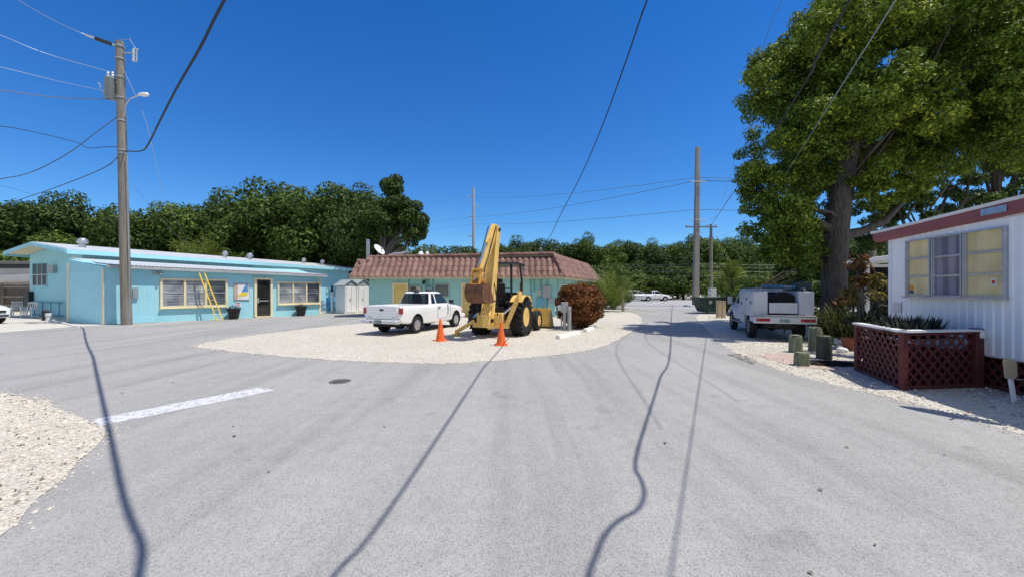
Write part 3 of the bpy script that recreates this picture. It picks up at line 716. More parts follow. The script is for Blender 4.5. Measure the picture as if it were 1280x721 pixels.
barrel(412.5, 390, .27, 1.12, mat('barrel_blue', (.03, .19, .40), .4, var=.1), 'dark blue barrel beside the white post')
barrel(418.5, 389, .28, 1.12, mat('barrel_cyan', (.10, .40, .55), .4, var=.1), 'light cyan barrel right of the white post')
x, y = G(415, 391); o = MB().box(-.07, .07, -.07, .07, 0, 1.55).build('post', WHITE, None, bevel=.01, loc=(x, y, 0))
t = empty('sign_post', (x, y, 0), 'short white post with dark tip between the blue barrels', 'post'); o.name = 'post'; o.location = (0, 0, 0); o.parent = t
MB().prism([(-.07, 1.55), (.07, 1.55), (.06, 1.95), (-.0, 2.05), (-.06, 1.95)], -.03, .03, 'y').build('tip', BLACK, t)
x, y = G(424.5, 390.4)
t = empty('leaning_boards', (x, y, 0), 'dark weathered boards stacked on edge beside the white shed', 'boards')
for k in range(3): MB().bar((-.2 + k * .16, .2 * k, 0), (-.1 + k * .16, .35 + .2 * k, 1.9 + .1 * k), .13, .05, (1, 0, 0)).build('board', mat('board_green', (.05, .12, .11), .7, var=.3), t)

# ------------------------------------------------------------------ left yard: fence, neighbour, chairs, pipe
FW = mat('fence_wood', (.11, .095, .085), .85, var=.3, scale=3, stretch=(1, 1, .15))
fx0, fx1, fy = -52.0, -34.4, 31.5
t = empty('board_fence', (fx1, fy, 0), 'weathered dark board fence left of the blue building', 'fence')
k = 0; x = fx0; mb = MB()
while x < fx1:
    w_ = .15; mb.box(x, x + w_ - .012, -.02, .02, .05, 2.1 + random.uniform(-.03, .03)); x += .15
mb.M = None; o = mb.build('boards', FW, t); o.location = (-fx1, 0, 0)
mb = MB()
for z_ in (.45, 1.1, 1.85): mb.box(fx0 - fx1, 0, -.08, -.02, z_, z_ + .14)
mb.build('rail', mat('fence_rail', (.19, .16, .14), .85, var=.2), t)
for i in range(8): MB().box(-.3 - 2.3 * i, -.18 - 2.3 * i, -.14, -.02, 0, 2.2).build('fence_post', FW, t)
t = empty('neighbour_shed', (-41, 34.5, 0), 'low neighbouring shed with flat dark roof beyond the board fence', 'building')
MB().box(-9, 5.5, 0, 6, 0, 3.5).build('wall', mat('tarp_white', (.60, .58, .56), .8, var=.12, scale=.8), t)
MB().box(-9.4, 6.0, -.5, 6.4, 3.85, 4.1).build('roof', mat('tar_grey', (.2, .2, .2), .9, var=.2), t)
MB().box(-9.1, 5.6, -.02, 6, 3.5, 3.85).build('clerestory', DARKROOM, t)
MB().bar((-9, -.3, 2.3), (5.2, -.3, 2.9), .6, .6).build('awning', mat('tarp_pale', (.66, .64, .62), .8, var=.1), t)
PLW = mat('chair_white', (.78, .78, .77), .4, var=.05)
def garden_chair(px_, py_, head, lb, flip=False):
    x, y = G(px_, py_); t = empty('garden_chair', (x, y, .012), lb, 'chair', heading=head, group='white plastic chairs beside the blue building')
    MB().box(-.24, .26, -.24, .24, .40, .44).build('seat', PLW, t, bevel=.015)
    mb = MB()
    for k in range(5): mb.bar((-.24, -.2 + k * .1, .44), (-.36, -.2 + k * .1, .9), .05, .02, (1, 0, 0))
    mb.bar((-.36, -.25, .9), (-.36, .25, .9), .03, .06).build('backrest', PLW, t)
    for s_ in (-1, 1):
        MB().bar((.22, s_ * .25, 0), (.2, s_ * .24, .64), .05, .04).build('leg', PLW, t); MB().bar((-.3, s_ * .25, 0), (-.25, s_ * .24, .62), .05, .04).build('leg', PLW, t)
        MB().bar((-.3, s_ * .26, .64), (.24, s_ * .26, .64), .06, .025).build('armrest', PLW, t)
    return t
garden_chair(36, 396.5, 160, 'white plastic armchair close to the blue wall')
garden_chair(23, 394.5, 120, 'white plastic armchair next to the board fence')
x, y = G(61, 402)
o = MB().tube([(0, 0, 0), (0, 0, .02), (0, 0, .36)], .12, 16).tube([(0, 0, .30), (0, 0, .45)], .145, 16).build('pvc_pipe', PLW, loc=(x, y, .012)); tag(o, 'short white upright plastic pipe stub with cap by the blue wall', 'pipe')
x, y = G(57, 400.5); o = MB().lathe([(.15, 0), (.15, .5), (.12, .55), (.03, .58)], n=14).build('utility_bucket', BLACK, loc=(x, y, .012)); tag(o, 'black bucket behind the white pipe stub', 'bucket')
o = MB().tube([(*G(64, 402), .06), (*G(78, 404), .05), (*G(92, 408), .04), (*G(99, 408.5), .03)], .045, 8).build('drain_hose', PLW); tag(o, 'white plastic drain hose lying on the ground toward the road', 'hose')
# ------------------------------------------------------------------ vehicles
RUB = mat('tyre_rubber', (.016, .016, .017), .8, var=.3, scale=6, bump=.3, bscale=30)
RIMS = mat('steel_rim', (.50, .50, .51), .35, .7, var=.15, scale=8)
CARWHITE = mat('car_white', (.84, .84, .85), .28, var=.03, coat=.6)
UNDER = mat('underbody', (.015, .015, .016), .85)
GLASS = glass_mat('car_glass', (.40, .46, .46), .02, .12)
TAIL = mat('tail_red', (.30, .018, .03), .2, spec=.6, coat=.5)
AMBER = mat('amber', (.6, .2, .03), .25, coat=.5)
CHROME = mat('chrome', (.62, .63, .65), .22, .9, var=.06)
TRIM = mat('trim_black', (.03, .03, .032), .5)
SEATM = mat('seat_grey', (.06, .06, .065), .9)
def wheel(root, x, y, r, w, rimm=RIMS, rim_r=.58, lugs=False, spokes=8):
    s_ = 1 if y > 0 else -1
    prof = [(r * rim_r, -w * .42), (r * .80, -w * .5), (r * .93, -w * .47), (r, -w * .33), (r, w * .33), (r * .93, w * .47), (r * .80, w * .5), (r * rim_r, w * .42), (r * rim_r, -w * .3)]
    mb = MB(); mb.lathe(prof[:-1], n=32, axis='y')
    if lugs:
        for k in range(20):
            a = 2 * math.pi * k / 20
            for sgn in (-1, 1):
                a2 = a + (math.pi / 20 if sgn > 0 else 0)
                p0 = Vector((math.cos(a2) * r * 1.0, sgn * w * .02, math.sin(a2) * r * 1.0)); p1 = Vector((math.cos(a2 + .22) * r * .98, sgn * w * .5, math.sin(a2 + .22) * r * .98))
                mb.bar(p0, p1, .07, .09, p0)
                p2 = Vector((math.cos(a2 + .24) * r * .8, sgn * w * .52, math.sin(a2 + .24) * r * .8)); mb.bar(p1, p2, .06, .05, (0, 1, 0))
    o = mb.build('wheel', RUB, root, loc=(x, y, r))
    rr = r * rim_r
    mb = MB(); mb.lathe([(0.0, s_ * w * .22), (rr * .25, s_ * w * .24), (rr * .3, s_ * w * .3), (rr * .34, s_ * w * .16), (rr * .72, s_ * w * .12), (rr * .86, s_ * w * .28), (rr * .98, s_ * w * .40), (rr * 1.03, s_ * w * .43)], n=32, axis='y')
    mb.build('rim', rimm, o)
    mb = MB()
    for k in range(spokes):
        a = 2 * math.pi * k / spokes; mb.lathe([(0.0, s_ * w * .20), (rr * .13, s_ * w * .20), (rr * .13, s_ * w * .10)], (math.cos(a) * rr * .58, 0, math.sin(a) * rr * .58), 10, 'y')
    mb.build('rim_holes', TRIM, o)
    return o
def loft_half(mb, stations):
    """stations: (x, [(y,z) from bottom centre over the side to top centre]); mirrored in y"""
    n = len(stations[0][1]); ring = 2 * n - 2; vs = []
    for x, h in stations:
        pts = h + [(-y, z) for y, z in h[-2:0:-1]]
        vs += [(x, y, z) for y, z in pts]
    fs = []
    for i in range(len(stations) - 1):
        for k in range(ring): fs.append((i * ring + k, i * ring + (k + 1) % ring, (i + 1) * ring + (k + 1) % ring, (i + 1) * ring + k))
    fs += [tuple(range(ring))[::-1], tuple(range((len(stations) - 1) * ring, len(stations) * ring))]
    return mb.add(vs, fs)
def body_sec(w, zb, zm, zt, cr=.05):
    return [(0, zb), (w * .90, zb), (w * .975, zb + .06), (w, zm), (w * .985, (zm + zt) / 2), (w * .965, zt - cr), (w * .93, zt - .012), (w * .86, zt), (0, zt + .012)]
def rings(mb, rs):
    """stacked rectangles with rounded corners: (x0, x1, w, z)"""
    vs = []
    for x0, x1, w, z in rs:
        c = .07
        vs += [(x0, -w + c, z), (x0 + c, -w, z), (x1 - c, -w, z), (x1, -w + c, z), (x1, w - c, z), (x1 - c, w, z), (x0 + c, w, z), (x0, w - c, z)]
    n = 8; fs = [tuple(range(n))[::-1], tuple(range((len(rs) - 1) * n, len(rs) * n))]
    for i in range(len(rs) - 1): fs += [(i * n + k, i * n + (k + 1) % n, (i + 1) * n + (k + 1) % n, (i + 1) * n + k) for k in range(n)]
    return mb.add(vs, fs)
def arch_cut(x, r, z, y0, y1):
    return MB().cyl((x, y0, z), (x, y1, z), r, n=28).mesh('c')
def greenhouse(root, paint, b0, b1, bw, zb, t0, t1, tw, zt, sides, rear, front):
    """hollow cab with cut-out windows and glass set just inside the skin"""
    mb = MB(); rings(mb, [(b0, b1, bw, zb), (t0, t1, tw, zt - .05), (t0 + .06, t1 - .08, tw - .06, zt)])
    cab = mb.build('cab', paint, root)
    cut = [rings(MB(), [(b0 + .05, b1 - .06, bw - .05, zb + .004), (t0 + .06, t1 - .07, tw - .05, zt - .075)]).mesh('c')]
    for poly in sides: cut.append(MB().prism(poly, -1.2, 1.2, 'y').mesh('c'))
    if rear: cut.append(MB().prism(rear, b0 - .5, (t0 + b0) / 2 + .25, 'x').mesh('c'))
    if front: cut.append(MB().prism(front, (t1 + b1) / 2 - .35, b1 + .5, 'x').mesh('c'))
    boolean(cab, cut)
    i = .018; z1 = zt - .05
    L0, L1 = (b0 + i, zb), (b1 - i, zb); U0, U1 = (t0 + i, z1), (t1 - i, z1)
    MB().add([(L0[0], -bw + .06, zb), (L0[0], bw - .06, zb), (U0[0], tw - .06, z1), (U0[0], -tw + .06, z1)], [(0, 1, 2, 3)]).build('rear_window', GLASS, root, smooth=0)
    MB().add([(L1[0], -bw + .06, zb), (L1[0], bw - .06, zb), (U1[0], tw - .06, z1), (U1[0], -tw + .06, z1)], [(0, 1, 2, 3)]).build('windscreen', GLASS, root, smooth=0)
    for s_ in (-1, 1):
        MB().add([(b0 + .06, s_ * (bw - i), zb), (b1 - .06, s_ * (bw - i), zb), (t1 - .06, s_ * (tw - i), z1), (t0 + .06, s_ * (tw - i), z1)], [(0, 1, 2, 3)]).build('side_window', GLASS, root, smooth=0)
    return cab
def seats(root, x, zf, n=2, w=.34):
    for s_ in (-1, 1):
        mb = MB(); mb.box(x, x + .48, s_ * w - .23, s_ * w + .23, zf, zf + .2).bar((x + .02, s_ * w, zf + .15), (x - .14, s_ * w, zf + .72), .42, .12, (1, 0, 0)).bar((x - .14, s_ * w, zf + .74), (x - .17, s_ * w, zf + .92), .24, .09, (1, 0, 0))
        mb.build('car_seat', SEATM, root, bevel=.03)
def pickup(name, loc, head, lb, cat, paint=CARWHITE, detail=True):
    t = empty(name, loc, lb, cat, heading=head)
    WB = 3.05
    S = [(-1.04, .82, .56, .82, 1.08), (-.98, .85, .46, .82, 1.10), (-.55, .86, .40, .80, 1.10), (.9, .865, .34, .80, 1.09), (1.6, .865, .33, .80, 1.075), (2.42, .86, .33, .79, 1.06), (2.62, .855, .34, .78, 1.045), (3.1, .845, .36, .76, 1.0), (3.5, .825, .38, .73, .94), (3.72, .79, .40, .68, .87), (3.82, .74, .42, .64, .80), (3.86, .68, .46, .60, .72)]
    mb = MB(); loft_half(mb, [(x, body_sec(w, zb, zm, zt)) for x, w, zb, zm, zt in S]); body = mb.build('body', paint, t)
    cuts = [MB().box(-.98, .86, -.72, .72, .62, 1.6).mesh('c')]
    for x in (0, WB):
        for s_ in (-1, 1): cuts.append(arch_cut(x, .41, .36, s_ * .56, s_ * 1.2))
    cuts.append(MB().box(1.02, 2.5, -.76, .76, .7, 1.4).mesh('c'))
    boolean(body, cuts)
    for x in (0, WB):
        for s_ in (-1, 1):
            mb = MB(); n = 20
            vs = []; fs = []
            for k in range(n + 1):
                a = math.pi * (k / n) * 1.16 - .08 * math.pi
                for yy in (s_ * .575, s_ * .83): vs.append((x + .395 * math.cos(a), yy, .36 + .395 * math.sin(a)))
            fs = [(2 * k, 2 * k + 1, 2 * k + 3, 2 * k + 2) for k in range(n)]
            mb.add(vs, fs); mb.box(x - .38, x + .38, s_ * .56, s_ * .575, .36, .72); mb.build('wheel_arch', UNDER, t)
    MB().box(-.95, 3.6, -.5, .5, .30, .44).box(-.06, .06, -.6, .6, .27, .38).tube([(-1.0, .35, .32), (.8, .35, .32)], .04).lathe([(.05, -.3), (.17, -.12), (.17, .12), (.05, .3)], (0, 0, .32), 14, 'y').box(1.0, 1.6, -.6, .3, .28, .45).build('chassis', UNDER, t)
    greenhouse(t, paint, .93, 2.62, .80, 1.055, 1.12, 2.02, .645, 1.60,
               [[(1.06, 1.11), (1.38, 1.11), (1.38, 1.52), (1.20, 1.52)], [(1.45, 1.11), (2.44, 1.11), (2.06, 1.52), (1.45, 1.52)]],
               [(-.72, 1.10), (.72, 1.10), (.60, 1.53), (-.60, 1.53)], [(-.70, 1.12), (.70, 1.12), (.57, 1.50), (-.57, 1.50)])
    seats(t, 1.75, .78); MB().box(2.35, 2.55, -.7, .7, .85, 1.08).build('dashboard', TRIM, t, bevel=.03)
    MB().tube([(2.15 + .06 * math.sin(k * .524) * 0, .36 + .17 * math.cos(k * .524), 1.05 + .16 * math.sin(k * .524)) for k in range(13)], .015, 6).build('steering_wheel', TRIM, t)
    for x in (0, WB):
        for s_ in (-1, 1): wheel(t, x, s_ * .735, .335, .225)
    tg = MB().box(-1.085, -1.03, -.69, .69, .60, 1.075).build('tailgate', paint, t, bevel=.012)
    MB().box(-1.10, -1.085, -.09, .09, .90, .97).build('tailgate_handle', TRIM, tg, bevel=.008)
    MB().box(-1.088, -1.085, .42, .64, .655, .69).box(-1.088, -1.085, -.64, -.46, .66, .69).build('lettering_badge', GREY, tg)
    mb = MB(); mb.prism([(-1.28, .44), (-1.02, .42), (-1.02, .57), (-1.1, .585), (-1.28, .56)], -.80, .80, 'y'); bp = mb.build('rear_bumper', mat('bumper_white', (.60, .61, .62), .35, .3, var=.08), t, bevel=.03)
    MB().box(-1.292, -1.281, -.15, .17, .45, .58).build('number_plate', mat('plate_green', (.22, .30, .28), .4, var=.4, scale=9), bp); MB().box(-1.30, -1.281, .3, .36, .48, .53).build('hitch_hole', TRIM, bp)
    for s_ in (-1, 1):
        MB().box(-1.075, -.94, s_ * .775 - .07 * (s_ < 0) - .03, s_ * .775 + .07 * (s_ > 0) + .03, .79, 1.02).build('tail_light', TAIL, t, bevel=.03)
        d = MB().box(1.43, 2.5, s_ * .868 - .004, s_ * .868 + .004, .50, .505).box(1.425, 1.433, s_ * .866 - .004, s_ * .866 + .004, .5, 1.05).box(2.49, 2.498, s_ * .862 - .004, s_ * .862 + .004, .5, 1.03).build('door_seam', TRIM, t)
        MB().box(1.5, 1.62, s_ * .875 - .012, s_ * .875 + .012, .93, .975).build('door_handle', TRIM, t, bevel=.006)
        m_ = MB(); m_.bar((2.3, s_ * .84, 1.09), (2.3, s_ * .94, 1.14), .03, .03); m_.box(2.25, 2.36, s_ * 1.0 - .1, s_ * 1.0 + .1, 1.09, 1.25); m_.build('wing_mirror', TRIM, t, bevel=.02)
        MB().box(3.70, 3.84, s_ * .62 - .12, s_ * .62 + .12, .66, .80).build('headlight', mat('lamp_glass', (.6, .62, .65), .1, coat=.6), t, bevel=.03)
        MB().box(3.62, 3.72, s_ * .79 - .03, s_ * .79 + .03, .66, .77).build('turn_signal', AMBER, t, bevel=.01)
    MB().box(3.82, 3.9, -.48, .48, .62, .80).build('grille', TRIM, t, bevel=.02)
    MB().prism([(3.6, .40), (3.98, .42), (3.98, .58), (3.86, .60), (3.6, .58)], -.80, .80, 'y').build('front_bumper', paint, t, bevel=.04)
    MB().box(1.1, 1.2, -.13, .13, 1.585, 1.625).build('brake_light', TRIM, t, bevel=.01)
    return t
hdx = 21.5
rw = G(521, 416.5)                         # near rear wheel on the ground
hd = Vector((math.sin(R(hdx)), math.cos(R(hdx)), 0)); rt = Vector((hd.y, -hd.x, 0))
ploc = Vector((rw[0], rw[1], 0)) - rt * .80
pk = pickup('pickup_truck', (ploc.x, ploc.y, .012), hdx, 'white extended cab pickup truck parked on gravel seen from behind', 'pickup truck')
c2 = copy_tree(pk); c2.location = (*G(801, 376.3), .01); c2.location.x = 20.4; c2.location.y = 63.2; c2.rotation_euler.z = 0; c2.scale = (1.05, 1.05, 1.12); tag(c2, 'white pickup truck far off on the highway, right of the silver car', 'pickup truck')
c2.scale = (1, 1, 1)

def suv(name, loc, head, lb, paint):
    t = empty(name, loc, lb, 'car', heading=head); WB = 2.7
    S = [(-.95, .76, .50, .70, .98), (-.90, .84, .36, .68, 1.04), (-.5, .89, .28, .66, 1.06), (.6, .91, .26, .66, 1.04), (2.0, .91, .26, .66, 1.01), (2.5, .89, .27, .64, .98), (3.1, .86, .28, .62, .90), (3.45, .80, .30, .58, .78), (3.62, .66, .34, .54, .66)]
    mb = MB(); loft_half(mb, [(x, body_sec(w, zb, zm, zt)) for x, w, zb, zm, zt in S]); body = mb.build('body', paint, t)
    cuts = [arch_cut(x, .40, .36, s_ * .6, s_ * 1.2) for x in (0, WB) for s_ in (-1, 1)] + [MB().box(-.7, 2.2, -.76, .76, .5, 1.4).mesh('c')]
    boolean(body, cuts)
    MB().box(-.8, 3.3, -.55, .55, .24, .5).build('chassis', UNDER, t)
    for x in (0, WB):
        for s_ in (-1, 1):
            MB().box(x - .38, x + .38, s_ * .58, s_ * .62, .3, .74).build('wheel_arch', UNDER, t); wheel(t, x, s_ * .79, .35, .22)
    greenhouse(t, paint, -.88, 2.45, .84, 1.02, -.45, 1.45, .64, 1.66,
               [[(-.55, 1.12), (.25, 1.12), (.25, 1.53), (-.35, 1.50)], [(.33, 1.12), (1.12, 1.12), (1.12, 1.55), (.33, 1.55)], [(1.2, 1.12), (2.1, 1.12), (1.5, 1.54), (1.2, 1.55)]],
               [(-.68, 1.10), (.68, 1.10), (.56, 1.54), (-.56, 1.54)], [(-.72, 1.08), (.72, 1.08), (.58, 1.56), (-.58, 1.56)])
    seats(t, 1.0, .6)
    for s_ in (-1, 1):
        MB().box(3.15, 3.50, s_ * .68 - .13, s_ * .68 + .13, .66, .80).build('headlight', mat('lamp_glass', (.6, .62, .65), .1, coat=.6), t, bevel=.04)
        MB().box(-.93, -.8, s_ * .74 - .1, s_ * .74 + .1, .75, 1.0).build('tail_light', TAIL, t, bevel=.03)
        m_ = MB(); m_.box(1.85, 1.97, s_ * .98 - .1, s_ * .98 + .1, 1.05, 1.2); m_.build('wing_mirror', paint, t, bevel=.03)
        MB().box(.28, .3, s_ * .912 - .004, s_ * .912 + .004, .4, 1.0).box(1.16, 1.18, s_ * .914 - .004, s_ * .914 + .004, .4, 1.0).build('door_seam', TRIM, t)
    MB().box(3.5, 3.66, -.5, .5, .56, .68).build('grille', TRIM, t, bevel=.02); MB().box(3.4, 3.64, -.62, .62, .36, .46).build('air_intake', TRIM, t, bevel=.02)
    return t
SILV = mat('car_silver', (.60, .62, .65), .28, .2, var=.04, coat=.6)
s1 = suv('parked_car', (*[17.9, 62.5], .01), 92, 'silver white hatchback far off on the highway, left of the distant pickup', SILV)
x, y = G(12, 405.5); s2 = suv('parked_car', (x - 4.4, y + .4, .008), 97, 'white car at the left edge with only its front showing', CARWHITE)

# ---- white service body truck
UH = 19.0
hd = Vector((math.sin(R(UH)), math.cos(R(UH)), 0)); rt = Vector((hd.y, -hd.x, 0))
rwu = G(938, 421.5); uloc = Vector((rwu[0], rwu[1], 0)) + rt * .74
t = empty('service_truck', (uloc.x, uloc.y, .006), 'white utility service truck with toolbox body seen from behind in tree shade', 'truck', heading=UH)
t.scale = (1, .87, 1)
UW = mat('truck_white', (.56, .58, .63), .38, var=.06, dirt=(.4, .4, .4), damt=.2)
WB = 3.3
S = [(1.35, .9, .5, .85, 1.12), (2.3, .93, .48, .85, 1.12), (2.9, .93, .48, .84, 1.1), (3.6, .9, .5, .84, 1.06), (4.15, .86, .52, .8, .98), (4.3, .78, .56, .75, .88)]
mb = MB(); loft_half(mb, [(x, body_sec(w, zb, zm, zt)) for x, w, zb, zm, zt in S]); bd = mb.build('cab_body', UW, t)
boolean(bd, [arch_cut(WB, .45, .42, s_ * .6, s_ * 1.2) for s_ in (-1, 1)] + [MB().box(1.45, 2.7, -.8, .8, .8, 1.4).mesh('c')])
greenhouse(t, UW, 1.35, 2.95, .88, 1.09, 1.42, 2.35, .74, 1.74, [[(1.58, 1.16), (2.62, 1.16), (2.28, 1.62), (1.58, 1.62)]], [(-.7, 1.18), (.7, 1.18), (.6, 1.6), (-.6, 1.6)], [(-.76, 1.16), (.76, 1.16), (.64, 1.62), (-.64, 1.62)])
seats(t, 1.9, .85)
for s_ in (-1, 1):
    mb = MB(); mb.box(-1.0, 1.28, s_ * .5 if s_ > 0 else -.98, .98 if s_ > 0 else -.5, .80, 1.63)
    cb = mb.build('side_cabinet', UW, t, bevel=.012)
    boolean(cb, [])
    MB().prism([(-1.0, .62), (-.45, .62), (-.45, .798), (-1.0, .798)], s_ * .55, s_ * .98, 'y').build('lower_cabinet', UW, t, bevel=.01)
    lo = MB(); lo.prism([(.47, .5), (1.28, .5), (1.28, .798), (.47, .798)], s_ * .55, s_ * .98, 'y'); lo.build('lower_cabinet', UW, t, bevel=.01)
    for a_, b_, z0_ in ((-.98, -.42, .9), (-.40, .40, 1.02), (.42, 1.26, .84)):
        d = MB().box(a_ + .015, b_ - .015, s_ * .98, s_ * 1.0, z0_, 1.58).build('cabinet_door', UW, t, bevel=.008)
        MB().box((a_ + b_) / 2 - .05, (a_ + b_) / 2 + .05, s_ * 1.0, s_ * 1.015, z0_ + .3, z0_ + .4).build('latch', TRIM, d)
    MB().box(-1.018, -1.002, s_ * .74 - .22, s_ * .74 + .22, .86, 1.6).build('end_panel', UW, t, bevel=.006)
    MB().box(-1.215, -1.205, s_ * .72 - .24, s_ * .72 + .12, .66, .755).build('tail_light', TAIL, t); MB().box(-1.215, -1.205, s_ * .72 + .12, s_ * .72 + .22, .66, .755).build('reverse_light', mat('lamp_dull', (.35, .08, .05), .3), t)
    for x in (0, WB): wheel(t, x, s_ * .82, .40, .26, mat('rim_dark', (.16, .16, .16), .5, .5))
    MB().box(WB - .42, WB + .42, s_ * .56, s_ * .6, .3, .86).build('wheel_arch', UNDER, t)
    m_ = MB(); m_.bar((2.6, s_ * .9, 1.12), (2.6, s_ * 1.08, 1.2), .03, .03); m_.box(2.55, 2.64, s_ * 1.12 - .1, s_ * 1.12 + .1, 1.1, 1.42); m_.build('wing_mirror', UW, t, bevel=.02)
    MB().box(1.3, 2.9, s_ * .86, s_ * .98, .42, .46).build('running_board', GREY, t)
MB().box(-1.0, 1.28, -.5, .5, .80, .86).build('bed_floor', GREY, t)
tg = MB().box(-1.03, -.99, -.46, .46, .92, 1.26).build('tailgate', UW, t, bevel=.01)
MB().box(-1.2, -.98, -1.0, 1.0, .80, .86).build('step', mat('step_grey', (.3, .3, .31), .6), t, bevel=.01)
bp = MB().box(-1.205, -1.0, -1.0, 1.0, .60, .798).build('rear_bumper', UW, t, bevel=.01)
MB().box(-1.22, -1.207, -.17, .17, .64, .75).build('number_plate', mat('plate_green', (.22, .30, .28), .4, var=.4, scale=9), bp)
MB().box(-.9, 4.0, -.55, .55, .42, .6).box(-.08, .08, -.7, .7, .32, .46).tube([(-1.15, .0, .5), (-1.15, 0, .3)], .03).box(-1.12, -.9, -.3, .3, .44, .58).build('chassis', UNDER, t)
MB().box(4.28, 4.42, -.95, .95, .5, .7).build('front_bumper', GREY, t, bevel=.03)
for s_ in (-1, 1):
    MB().tube([(-.9, s_ * .72, 1.63), (-.9, s_ * .72, 1.72), (1.2, s_ * .72, 1.72), (1.2, s_ * .72, 1.63)], .025).build('rack_rail', GREY, t)
def on_truck(name, lb, cat, parts):
    """cargo lying in the truck body: a thing of its own, turned with the truck"""
    o = empty(name, (uloc.x, uloc.y, .006), lb, cat, heading=UH)
    return o
cg = empty('ladder', (uloc.x, uloc.y, 1.72), 'blue fibreglass ladder lying flat across the rack of the service truck', 'ladder', heading=UH)
LB = mat('ladder_blue', (.05, .22, .38), .5)
for s_ in (-1, 1): MB().bar((-.7, s_ * .16 - .25, .07), (2.2, s_ * .16 - .25, .12), .03, .08).build('rail', LB, cg)
for k in range(8): MB().tube([(-.5 + k * .35, -.41, .075 + k * .006), (-.5 + k * .35, -.09, .075 + k * .006)], .016, 6).build('rung', ALU, cg)
cg = empty('spare_tyre', (*(uloc - hd * .55 - rt * -.02 + rt * .1)[:2], .87), 'dark spare tyre standing in the bed of the service truck', 'tyre', heading=UH)
MB().lathe([(.2, -.1), (.33, -.13), (.38, -.08), (.38, .08), (.33, .13), (.2, .1)], (0, 0, .38), 24, 'x').build('tread', RUB, cg); MB().lathe([(0.0, .02), (.2, .05), (.21, -.05), (0, -.03)], (0, 0, .38), 20, 'x').build('rim', GREY, cg)
cg = empty('tool_crate', (*(uloc + hd * .2 - rt * .15)[:2], .866), 'dark tool crate inside the bed of the service truck', 'crate', heading=UH)
MB().box(-.3, .3, -.3, .3, 0, .62).build('box', mat('crate_dark', (.03, .04, .05), .6), cg, bevel=.02); MB().box(-.32, .32, -.32, .32, .62, .67).build('lid', TRIM, cg, bevel=.01)
cg = empty('tool_bin', (*(uloc - hd * .3 + rt * .72)[:2], 1.64), 'small dark bin on top of the right cabinet of the service truck', 'bin', heading=UH)
MB().prism([(-.25, .0), (.25, .0), (.32, .3), (-.32, .3)], -.2, .2, 'y').build('box', mat('bin_dark', (.05, .07, .08), .6), cg, bevel=.01); MB().tube([(-.3, 0, .3), (0, 0, .36), (.3, 0, .3)], .015).build('handle', TRIM, cg)

# ---- backhoe loader
BH = 20.0
YEL = mat('digger_yellow', (.82, .55, .16), .5, var=.10, scale=1.6, dirt=(.26, .15, .06), dscale=3.2, damt=.65)
RUST = mat('rusty_steel', (.16, .075, .045), .8, .2, var=.4, scale=5, bump=.3, bscale=25)
DSTEEL = mat('dark_steel', (.03, .03, .032), .55, .3, var=.3)
HOSE = mat('hose_black', (.014, .014, .015), .5)
hd = Vector((math.sin(R(BH)), math.cos(R(BH)), 0)); rt = Vector((hd.y, -hd.x, 0))
rwb = G(651, 419.2); bloc = Vector((rwb[0], rwb[1], 0)) - rt * .78
bk = empty('backhoe_loader', (bloc.x, bloc.y, .012), 'yellow backhoe loader parked on gravel with its digging arm folded up', 'backhoe', heading=BH)
FWX = 2.12
for s_ in (-1, 1):
    wheel(bk, 0, s_ * .80, .69, .46, YEL, .50, True); wheel(bk, FWX, s_ * .76, .41, .28, YEL, .52)
mb = MB(); mb.prism([(-1.0, .42), (-.5, .36), (2.5, .40), (2.7, .55), (2.7, .85), (1.0, .85), (-.6, .85), (-1.0, .8)], -.32, .32, 'y'); mb.build('chassis', YEL, bk, bevel=.03)
MB().tube([(0, -.75, .66), (0, .75, .66)], .14).tube([(FWX, -.7, .41), (FWX, .7, .41)], .09).build('axle', DSTEEL, bk)
mb = MB(); mb.prism([(.98, .85), (2.75, .85), (2.78, 1.2), (2.6, 1.42), (1.0, 1.52)], -.36, .36, 'y'); hood = mb.build('engine_hood', YEL, bk, bevel=.05)
mb = MB()
for k in range(6): mb.box(1.5 + k * .14, 1.58 + k * .14, -.375, -.365, .98, 1.28).box(1.5 + k * .14, 1.58 + k * .14, .365, .375, .98, 1.28)
mb.build('hood_vent', DSTEEL, hood)
MB().tube([(1.75, -.18, 1.4), (1.75, -.18, 1.95)], .045).build('exhaust_pipe', RUST, bk)
for s_ in (-1, 1):
    mb = MB(); vs = []; n = 12
    for k in range(n + 1):
        a = R(50) + R(85) * k / n
        for rr, yy in ((.76, .55), (.76, 1.02), (.80, 1.02), (.80, .55)): vs.append((rr * math.cos(a) * .98, s_ * yy, .69 + rr * math.sin(a)))
    fs = [(4 * k + j, 4 * k + (j + 1) % 4, 4 * k + 4 + (j + 1) % 4, 4 * k + 4 + j) for k in range(n) for j in range(4)] + [(0, 1, 2, 3), (4 * n + 3, 4 * n + 2, 4 * n + 1, 4 * n)]
    mb.add(vs, fs); mb.prism([(-.35, 1.33), (.62, 1.2), (.72, .95), (.55, .9), (.0, 1.30)], s_ * .50, s_ * .56, 'y'); mb.build('fender', YEL, bk)
    # loader arms and rams
    mb = MB(); arm = [(.62, 1.02), (.72, 1.28), (1.15, 1.36), (2.1, 1.02), (3.0, .34), (3.0, .18), (2.84, .22), (1.95, .84), (1.1, 1.14)]
    mb.prism(arm, s_ * .47, s_ * .56, 'y'); la = mb.build('loader_arm', YEL, bk, bevel=.015)
    MB().tube([(.95, s_ * .52, .8), (1.7, s_ * .60, .98)], .05).tube([(1.7, s_ * .60, .98), (2.05, s_ * .60, .98)], .03).build('lift_ram', CHROME, bk)
    MB().tube([(1.25, s_ * .52, 1.40), (2.1, s_ * .52, 1.12)], .05).tube([(2.1, s_ * .52, 1.12), (3.05, s_ * .52, .62)], .028).build('tilt_ram', CHROME, bk)
